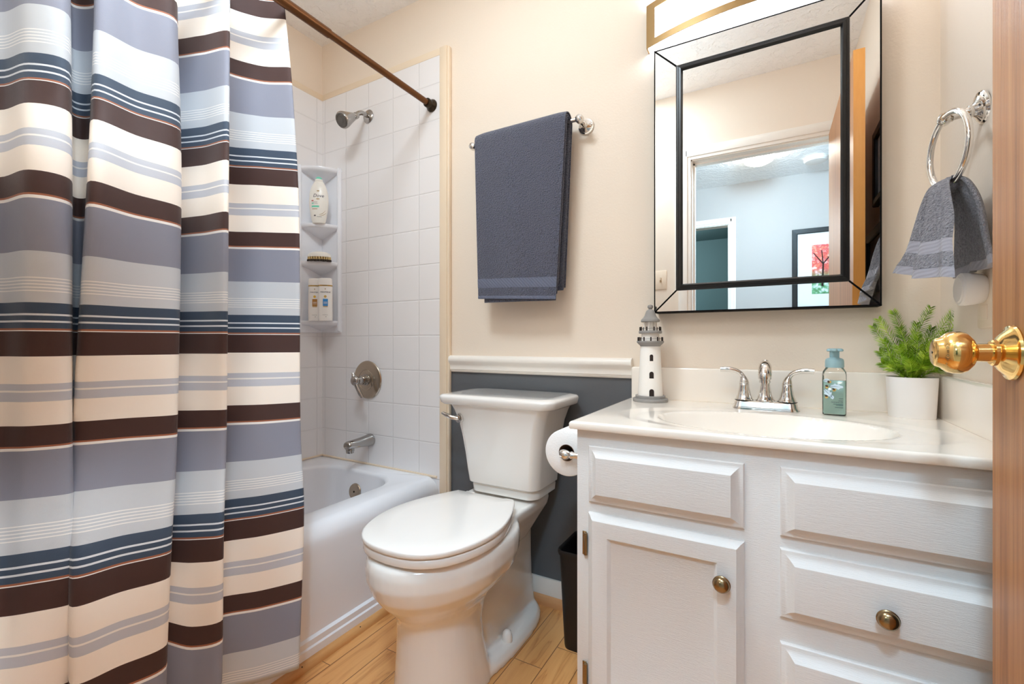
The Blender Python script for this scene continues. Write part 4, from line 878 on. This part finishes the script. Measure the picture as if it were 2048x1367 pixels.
mb = MB(); mb.grid([[(a, b, z) for a, b in rrect(-.0165 + k, .0185 - k, -.010 + k, .010 - k, .007, 5)] for z, k in ((.1585, .002), (.160, 0), (.1635, .0005), (.1655, .003), (.1660, .006))], cu=True, caps=True); mb.box(-.0065, .0065, -.034, -.008, .1590, .1655, bev=.002); mb.build('pump_head', M['pumpblue'], so, smooth=50)
fs_ = lambda x, z: (x, -.0199, z)
mb = MB()
def leaf(cx, cz, L, wd, rot, mi=0):
    pts = []
    for k in range(17):
        t = k / 16; lob = wd * math.sin(PI * t) ** .8 * (1 + .28 * math.sin(t * 22)); pts.append((t * L, lob))
    pts += [(a, -b) for a, b in reversed(pts[1:-1])]
    c, s_ = math.cos(rot), math.sin(rot); P = [fs_(min(.0235, max(-.0238, cx + a * c - b * s_)), cz + a * s_ + b * c) for a, b in pts]
    q = sum((Vector(p) for p in P), Vector()) / len(P); n_ = len(P)
    mb.add(P + [q], [(k, (k + 1) % n_, n_) for k in range(n_)], mi)
    mb.add([(p[0], -.0201, p[2]) for p in (fs_(cx - .0005 * s_, cz + .0005 * c), fs_(cx + L * .9 * c, cz + L * .9 * s_), fs_(cx + .0005 * s_, cz - .0005 * c))], [(0, 1, 2)], 1)
leaf(-.008, .073, .027, .0065, -.05); leaf(-.020, .064, .024, .0068, -.85); leaf(-.022, .086, .014, .0045, .1); leaf(-.006, .052, .012, .004, -1.2)
for ax_, az_, rt in ((-.009, .083, .3), (-.014, .071, 1.2), (.001, .064, .9), (-.015, .046, 1.4)):
    blob(mb, lambda x, z: (x, -.0202, z), ax_, az_, .0042, .0032, 14, 2, rt); blob(mb, lambda x, z: (x, -.0203, z), ax_ - .002 * math.cos(rt), az_ + .002 * math.sin(rt), .0024, .0033, 12, 3, rt)
mb.build('leaf_print', [M['leafblue'], M['inkteal'], M['acorn'], M['acorncap']], so, smooth=0, fix=False)
mb = MB(); on_surface(mb, letters('CRISP', .0036), fs_, .0135, .0375); on_surface(mb, letters('MORNING AIR', .0036), fs_, .0065, .0335)
for x0, x1, z in ((.010, .0185, .0425), (-.001, .0185, .0285), (.004, .0185, .0262), (.002, .0185, .0205)): patch(mb, fs_, x0, x1, z, z + .0009, 1, 1)
mb.build('label_lettering', M['inkteal'], so, smooth=0, fix=False)
# ------------------------------------------------------------ lighthouse figurine
lx, ly = -.323, 1.436
li = thing('lighthouse_figurine', 'white and grey wooden lighthouse ornament on the counter corner', 'figurine', (lx, ly, zt), math.radians(12))
def lp(name, prof, m, n=48, par=li): mb = MB(); mb.lathe(prof, None, n); return mb.build(name, m, par, smooth=40)
lp('base', [(.0005, 0), (.0515, 0), (.0525, .0015), (.0525, .0085), (.0515, .010), (.0445, .0101), (.0445, .018), (.0435, .019), (.0005, .019)], M['lhgrey'])
tw = lp('tower', [(.0005, .0185), (.0372, .0185), (.0370, .022), (.0293, .169), (.0288, .170), (.0005, .170)], M['lhwhite'])
lp('lower_gallery', [(.0005, .169), (.0290, .169), (.0300, .171), (.0400, .181), (.0405, .1835), (.0400, .186), (.0005, .186)], M['lhgrey'])
lp('upper_drum', [(.0005, .186), (.0270, .186), (.0262, .210), (.0005, .210)], M['lhwhite'])
lp('upper_gallery', [(.0005, .209), (.0335, .209), (.0345, .211), (.0345, .216), (.0335, .2175), (.0005, .2175)], M['lhgrey'])
lp('lantern_core', [(.0005, .217), (.0130, .217), (.0130, .248), (.0005, .248)], M['lhwhite'])
lp('roof', [(.0005, .2445), (.0265, .2445), (.0280, .246), (.0280, .2505), (.0265, .2525), (.0215, .257), (.0170, .264), (.0145, .272), (.0120, .279), (.0065, .283), (.0040, .2845), (.0005, .285)], M['lhgrey'])
lp('finial', [(.0005, .2835), (.0045, .2845), (.0082, .289), (.0085, .292), (.0070, .296), (.0005, .2985)], M['lhgrey'], 24)
for k in range(6):
    a = 2 * PI * (k + .3) / 6; mb = MB(); mb.lathe([(.0017, .217), (.0017, .2455)], T(.0185 * math.cos(a), .0185 * math.sin(a), 0), 8); mb.build('lantern_post', M['lhwhite'], li)
for rad, z, nn in ((.0365, .1855, 11), (.0310, .217, 9)):
    for k in range(nn):
        a = 2 * PI * k / nn + .2; mb = MB(); mb.lathe([(.0021, z), (.0021, z + .0115), (.0016, z + .0125)], T(rad * math.cos(a), rad * math.sin(a), 0), 8); mb.build('railing_post', M['lhdark'], li)
    mb = MB(); mb.tube([(rad * math.cos(2 * PI * k / 48), rad * math.sin(2 * PI * k / 48), z + .008 - .0012 * abs(math.sin(k * nn * PI / 48))) for k in range(48)], .0004, 5, closed=True); mb.build('railing_wire', M['lhdark'], li)
def arch(z, wd, ht_):
    r_at = lambda q: .0372 + (q - .0185) / (.170 - .0185) * (.0291 - .0372)
    mb = MB(); th0 = -PI / 2 + .12; pts = [(-wd, 0), (wd, 0), (wd, ht_ - wd)] + [(wd * math.cos(a), ht_ - wd + wd * math.sin(a)) for a in [PI * k / 10 for k in range(1, 10)]] + [(-wd, ht_ - wd)]
    def P(x, q, e): r = r_at(z + q) + e; a = th0 + x / r; return (r * math.cos(a), r * math.sin(a), z + q)
    n_ = len(pts); mb.add([P(a, b, .0007) for a, b in pts] + [P(a, b, -.004) for a, b in pts], [tuple(range(n_))] + [(k, (k + 1) % n_, n_ + (k + 1) % n_, n_ + k) for k in range(n_)])
    return mb.build('arched_opening', M['lhdark'], tw, smooth=0)
arch(.0190, .0070, .0215); arch(.0725, .0064, .0205); arch(.1250, .0050, .0200)
# ------------------------------------------------------------ potted fern
px, py = .298, 1.440
fe = thing('potted_fern', 'artificial green fern in a tapered white pot on the vanity', 'potted plant', (px, py, zt))
pr = lambda k, z: [((.049 * k) * math.copysign(abs(math.cos(a)) ** .8, math.cos(a)), (.044 * k) * math.copysign(abs(math.sin(a)) ** .8, math.sin(a)), z) for a in [2 * PI * q / 48 for q in range(48)]]
mb = MB(); mb.grid([pr(.88, 0), pr(.90, .0015), pr(.99, .096), pr(.985, .0975), pr(.955, .0975), pr(.94, .09), pr(.93, .084)], cu=True, caps=False); mb.f.append(tuple(reversed(range(48)))); mb.mi.append(0); mb.build('pot', M['potwhite'], fe, smooth=50)
mb = MB(); mb.grid([pr(.935, .086), pr(.5, .088), pr(.02, .089)], cu=True, caps=True); mb.build('soil', M['soil'], fe)
rf = random.Random(11)
def frond(tip, bend, L=None):
    base = Vector((rf.uniform(-.010, .010), rf.uniform(-.010, .010), .086)); tip = Vector(tip)
    mid = base.lerp(tip, .5) + Vector(bend); path = [Vector(p) for p in cr([tuple(base), tuple(base.lerp(mid, .55) + Vector((0, 0, .006))), tuple(mid), tuple(tip.lerp(mid, .35)), tuple(tip)], 9)]
    mb = MB(); n_ = len(path); mb.tube(path, [.0013 * (1 - .75 * k / n_) for k in range(n_)], 5)
    for k in range(3, n_):
        t = (path[min(k + 1, n_ - 1)] - path[k - 1]).normalized(); u = k / n_
        ln = .021 * math.sin(PI * (.12 + .80 * u)) ** .7 * rf.uniform(.85, 1.1) + .003
        sd = t.cross(Vector((0, 1, .15))).normalized(); up = sd.cross(t).normalized()
        for sgn in (-1, 1):
            for sub in range(2):
                fr = (sub - .5) * .9
                dirv = (t * (.75 + .1 * rf.random()) + sd * sgn * .72 + up * (fr * .9 + rf.uniform(-.2, .2))).normalized()
                p = path[k] + t * rf.uniform(-.001, .002); q = p + dirv * ln; wv = t.cross(dirv).normalized() * .0008; w2 = dirv.cross(wv).normalized() * .0008
                m_ = p.lerp(q, .5) + Vector((0, 0, .0006))
                mb.add([p + wv * .7, p - wv * .7, m_ - wv, m_ + wv, q, p + w2 * .7, m_ + w2], [(0, 1, 2, 3), (3, 2, 4), (0, 3, 6, 5), (3, 4, 6)])
    mb.build('frond', M['needle'], fe, smooth=60, fix=False)
for tip, bend in (((.032, -.012, .262), (-.012, 0, .012)), ((.078, .004, .255), (-.004, 0, .006)), ((.084, -.014, .262), (.012, -.004, .0)), ((-.036, -.006, .256), (.006, 0, .012)), ((-.062, .004, .238), (.0, 0, .010)), ((-.075, -.010, .220), (-.004, 0, .006)), ((-.020, .010, .215), (0, 0, .01)), ((.012, .014, .225), (0, 0, .01)), ((.056, -.018, .205), (.006, -.006, 0)), ((-.056, -.024, .185), (-.006, -.006, 0)), ((.005, -.034, .195), (0, -.010, 0)), ((.030, -.032, .175), (.004, -.010, 0)), ((-.030, -.034, .170), (-.004, -.010, 0)), ((.064, -.004, .165), (.006, -.004, .008)), ((-.060, .002, .158), (-.008, -.004, .008)), ((.062, -.014, .128), (.008, -.006, .010)), ((-.058, -.014, .130), (-.008, -.006, .010)), ((.015, -.040, .150), (.0, -.012, .004)), ((-.012, -.040, .140), (.0, -.012, .004)), ((.040, .012, .215), (.0, 0, .01))):
    frond(tip, bend)
# ------------------------------------------------------------ mirror
YM = 1.465
mx0, mx1, mz0, mz1 = -.318, .246, 1.050, 1.872
sw = .0675; fw = .0185
mi_ = thing('wall_mirror', 'rectangular mirror with mitred mirror border and thin black frame lines', 'mirror', ((mx0 + mx1) / 2, W, (mz0 + mz1) / 2))
mb = MB(); mb.box(mx0 + .001, mx1 - .001, YM + .006, W, mz0 + .001, mz1 - .001); mb.build('backing', M['edgeblack'], mi_, smooth=0, world=True)
def ring_rows(rs): return [[(mx0 + i, y, mz0 + i), (mx1 - i, y, mz0 + i), (mx1 - i, y, mz1 - i), (mx0 + i, y, mz1 - i)] for i, y in rs]
mb = MB(); mb.grid(ring_rows([(0, W), (0, YM + .0010), (.0005, YM - .0006), (.0040, YM - .0006), (.0040, YM + .008)]), cu=True); mb.build('outer_edge', M['edgeblack'], mi_, smooth=0, world=True)
mb = MB(); mb.grid(ring_rows([(sw - .0015, YM + .006), (sw - .0015, YM - .0015), (sw + .001, YM - .0040), (sw + .006, YM - .0045), (sw + .008, YM - .0075), (sw + .0135, YM - .0085), (sw + fw - .003, YM - .0060), (sw + fw, YM - .0005), (sw + fw, YM + .006)]), cu=True); mb.build('inner_frame', M['black'], mi_, smooth=0, world=True)
i2 = sw + fw
mb = MB(); mb.box(mx0 + i2 - .002, mx1 - i2 + .002, YM, YM + .004, mz0 + i2 - .002, mz1 - i2 + .002); mb.build('mirror_pane', M['mirror'], mi_, smooth=0, world=True)
o, i = .004, sw - .0015
def bevel(p, tilt_out):
    mb = MB(); front = [Vector((x, YM + (-tilt_out if k < 2 else 0), z)) for k, (x, z) in enumerate(p)]
    mb.add(front + [v + Vector((0, .005, 0)) for v in front], [(0, 1, 2, 3), (7, 6, 5, 4), (0, 4, 5, 1), (1, 5, 6, 2), (2, 6, 7, 3), (3, 7, 4, 0)]); mb.build('border_mirror', M['mirror'], mi_, smooth=0, world=True)
bevel([(mx0 + o, mz0 + o), (mx0 + o, mz1 - o), (mx0 + i, mz1 - i), (mx0 + i, mz0 + i)], .00040)
bevel([(mx1 - o, mz0 + o), (mx1 - o, mz1 - o), (mx1 - i, mz1 - i), (mx1 - i, mz0 + i)], .00015)
bevel([(mx0 + o, mz1 - o), (mx1 - o, mz1 - o), (mx1 - i, mz1 - i), (mx0 + i, mz1 - i)], .0)
bevel([(mx0 + o, mz0 + o), (mx1 - o, mz0 + o), (mx1 - i, mz0 + i), (mx0 + i, mz0 + i)], .0)
for a, b, c_, d_ in ((mx0, mz0, 1, 1), (mx1, mz0, -1, 1), (mx0, mz1, 1, -1), (mx1, mz1, -1, -1)):
    mb = MB(); mb.tube([(a + c_ * .001, YM, b + d_ * .001), (a + c_ * sw, YM - .0005, b + d_ * sw)], .0024, 6); mb.build('mitre_seam', M['edgeblack'], mi_, world=True)
# ------------------------------------------------------------ vanity light above the mirror
lx0, lx1, lz0, lz1 = -.347, .270, 1.902, 2.039
vl = thing('vanity_light', 'long bow-fronted vanity light with a lit white diffuser above the mirror', 'light fixture', ((lx0 + lx1) / 2, W, 1.97))
def bow(x): t = (x - lx0) / (lx1 - lx0) * 2 - 1; return 1.488 - .062 * (1 - t * t)
NB = 28; X_ = [lx0 + .005 + (lx1 - lx0 - .010) * k / NB for k in range(NB + 1)]
mb = MB(); mb.box(lx0 + .02, lx1 - .02, W - .012, W, lz0 + .01, lz1 - .01, bev=.002); mb.build('back_plate', M['whitetrim'], vl, world=True)
def band(xa, xb, za, zb):
    xs_ = [xa + (xb - xa) * k / NB for k in range(NB + 1)]
    mb.grid([[(x, bow(x), za) for x in xs_], [(x, bow(x), zb) for x in xs_], [(x, bow(x) + .003, zb) for x in xs_], [(x, bow(x) + .003, za) for x in xs_]], cv=True, caps=False)
mb = MB(); e = .028
band(lx0, lx1, lz0, lz0 + e * .75); band(lx0, lx1, lz1 - e * .75, lz1); band(lx0, lx0 + e, lz0 + e * .75, lz1 - e * .75); band(lx1 - e, lx1, lz0 + e * .75, lz1 - e * .75)
mb.build('metal_bezel', M['bezel'], vl, world=True, smooth=40)
mb = MB(); mb.grid([[(x, bow(x) + .004, lz0 + .004) for x in X_], [(x, bow(x) + .0045, lz1 - .004) for x in X_]])
mb.grid([[(x, bow(x) + .004, lz0 + .004) for x in X_], [(x, W - .014, lz0 + .004) for x in X_]]); mb.grid([[(x, bow(x) + .0045, lz1 - .004) for x in X_], [(x, W - .014, lz1 - .004) for x in X_]])
mb.build('diffuser', M['diffuser'], vl, world=True, smooth=40)
for xa, xb in ((lx0, lx0 + .004), (lx1 - .004, lx1)):
    mb = MB(); mb.box(xa, xb, 1.4885, W, lz0, lz1); mb.build('end_cap', M['bezel'], vl, world=True, smooth=0)
# ------------------------------------------------------------ things seen in the mirror
sw_ = thing('light_switch', 'cream toggle light switch beside the bathroom doorway, seen in the mirror', 'light switch', (-.565, YF, 1.34))
mb = MB(); mb.box(-.600, -.530, YF, YF + .005, 1.283, 1.397, bev=.002); mb.build('switch_plate', M['outlet'], sw_, world=True)
mb = MB(); mb.box(-.570, -.560, YF + .005, YF + .007, 1.326, 1.354); mb.box(-.568, -.562, YF + .005, YF + .016, 1.338, 1.350, bev=.001, mi=1); mb.build('toggle', [M['tan'], M['outlet']], sw_, world=True)
def frame(name, label, cat, axis, wall, a0, a1, z0, z1, fwid, matw, art, fm, group=None):
    # axis 'x': hangs on a wall facing +Y at y=wall; axis 'y': on the right wall facing -X at x=wall
    P = (lambda a, d_, z: (a, wall + d_, z)) if axis == 'x' else (lambda a, d_, z: (wall - d_, a, z))
    t = thing(name, label, cat, P((a0 + a1) / 2, 0, (z0 + z1) / 2), 0, group)
    rr = lambda i, d_: [P(a0 + i, d_, z0 + i), P(a1 - i, d_, z0 + i), P(a1 - i, d_, z1 - i), P(a0 + i, d_, z1 - i)]
    mb = MB(); mb.grid([rr(0, .001), rr(0, .018), rr(.004, .021), rr(fwid - .004, .019), rr(fwid, .015), rr(fwid, .006)], cu=True); mb.build('frame', fm, t, world=True, smooth=0)
    mb = MB(); mb.grid([rr(fwid - .003, .002), rr(fwid - .003, .007)], cu=True, caps=True); mb.build('mat_board', M['matboard'], t, world=True, smooth=0)
    mb = MB(); j = fwid + matw; mb.grid([rr(j, .007), rr(j, .0085)], cu=True, caps=True); p = mb.build('print', art, t, world=True, smooth=0)
    return t
hp = frame('picture_frame', 'large dark framed autumn tree print on the hall wall, seen in the mirror', 'picture', 'x', YO, .167, .93, 1.235, 1.955, .042, .105, M['art'], M['black'])
mb = MB(); yo = YO + .0095
def branch(p, d_, L, r, lev):
    q = (p[0] + d_[0] * L, yo, p[2] + d_[1] * L)
    if q[0] > .77 or q[0] < .325 or q[2] > 1.79: return
    mb.tube([p, q], [r, r * .7], 5)
    if lev:
        for s in (-.6, .12, .65):
            a = math.atan2(d_[1], d_[0]) + s; branch(q, (math.cos(a), math.sin(a)), L * .62, r * .6, lev - 1)
for bx_, bh in ((.39, .19), (.56, .15), (.69, .17)): branch((bx_, yo, 1.45), (0.03, 1), bh, .008, 3)
hp_tree = mb.build('tree_print', M['lhdark'], hp, world=True)
frame('picture_frame', 'upper black framed picture on the right wall behind the door', 'picture', 'y', XR, .640, .930, 1.495, 1.785, .030, .045, M['photo1'], M['black'], 'framed pictures behind the door')
frame('picture_frame', 'lower black framed picture on the right wall behind the door', 'picture', 'y', XR, .470, .930, 1.070, 1.410, .034, .05, M['photo2'], M['black'], 'framed pictures behind the door')
hl = thing('ceiling_light', 'round lit flush ceiling light in the hall, seen in the mirror', 'ceiling light', (-.077, -1.07, ZC))
mb = MB(); mb.lathe([(.0005, 0), (.085, 0), (.085, -.018), (.07, -.02), (.0005, -.02)], T(-.077, -1.07, ZC), 40); mb.build('lamp_base', M['whitetrim'], hl, world=True)
mb = MB(); mb.lathe([(.080, -.018), (.108, -.03), (.112, -.055), (.098, -.085), (.06, -.105), (.0005, -.112)], T(-.077, -1.07, ZC), 40); mb.build('glass_shade', M['lampglass'], hl, world=True, smooth=60)
sd_ = thing('smoke_detector', 'round white smoke detector on the hall ceiling, seen in the mirror', 'smoke detector', (.316, -1.45, ZC))
mb = MB(); mb.lathe([(.0005, 0), (.085, 0), (.087, -.006), (.080, -.008), (.082, -.026), (.074, -.034), (.03, -.038), (.0005, -.038)], T(.316, -1.45, ZC), 40); mb.build('body', M['whiteplastic'], sd_, world=True)
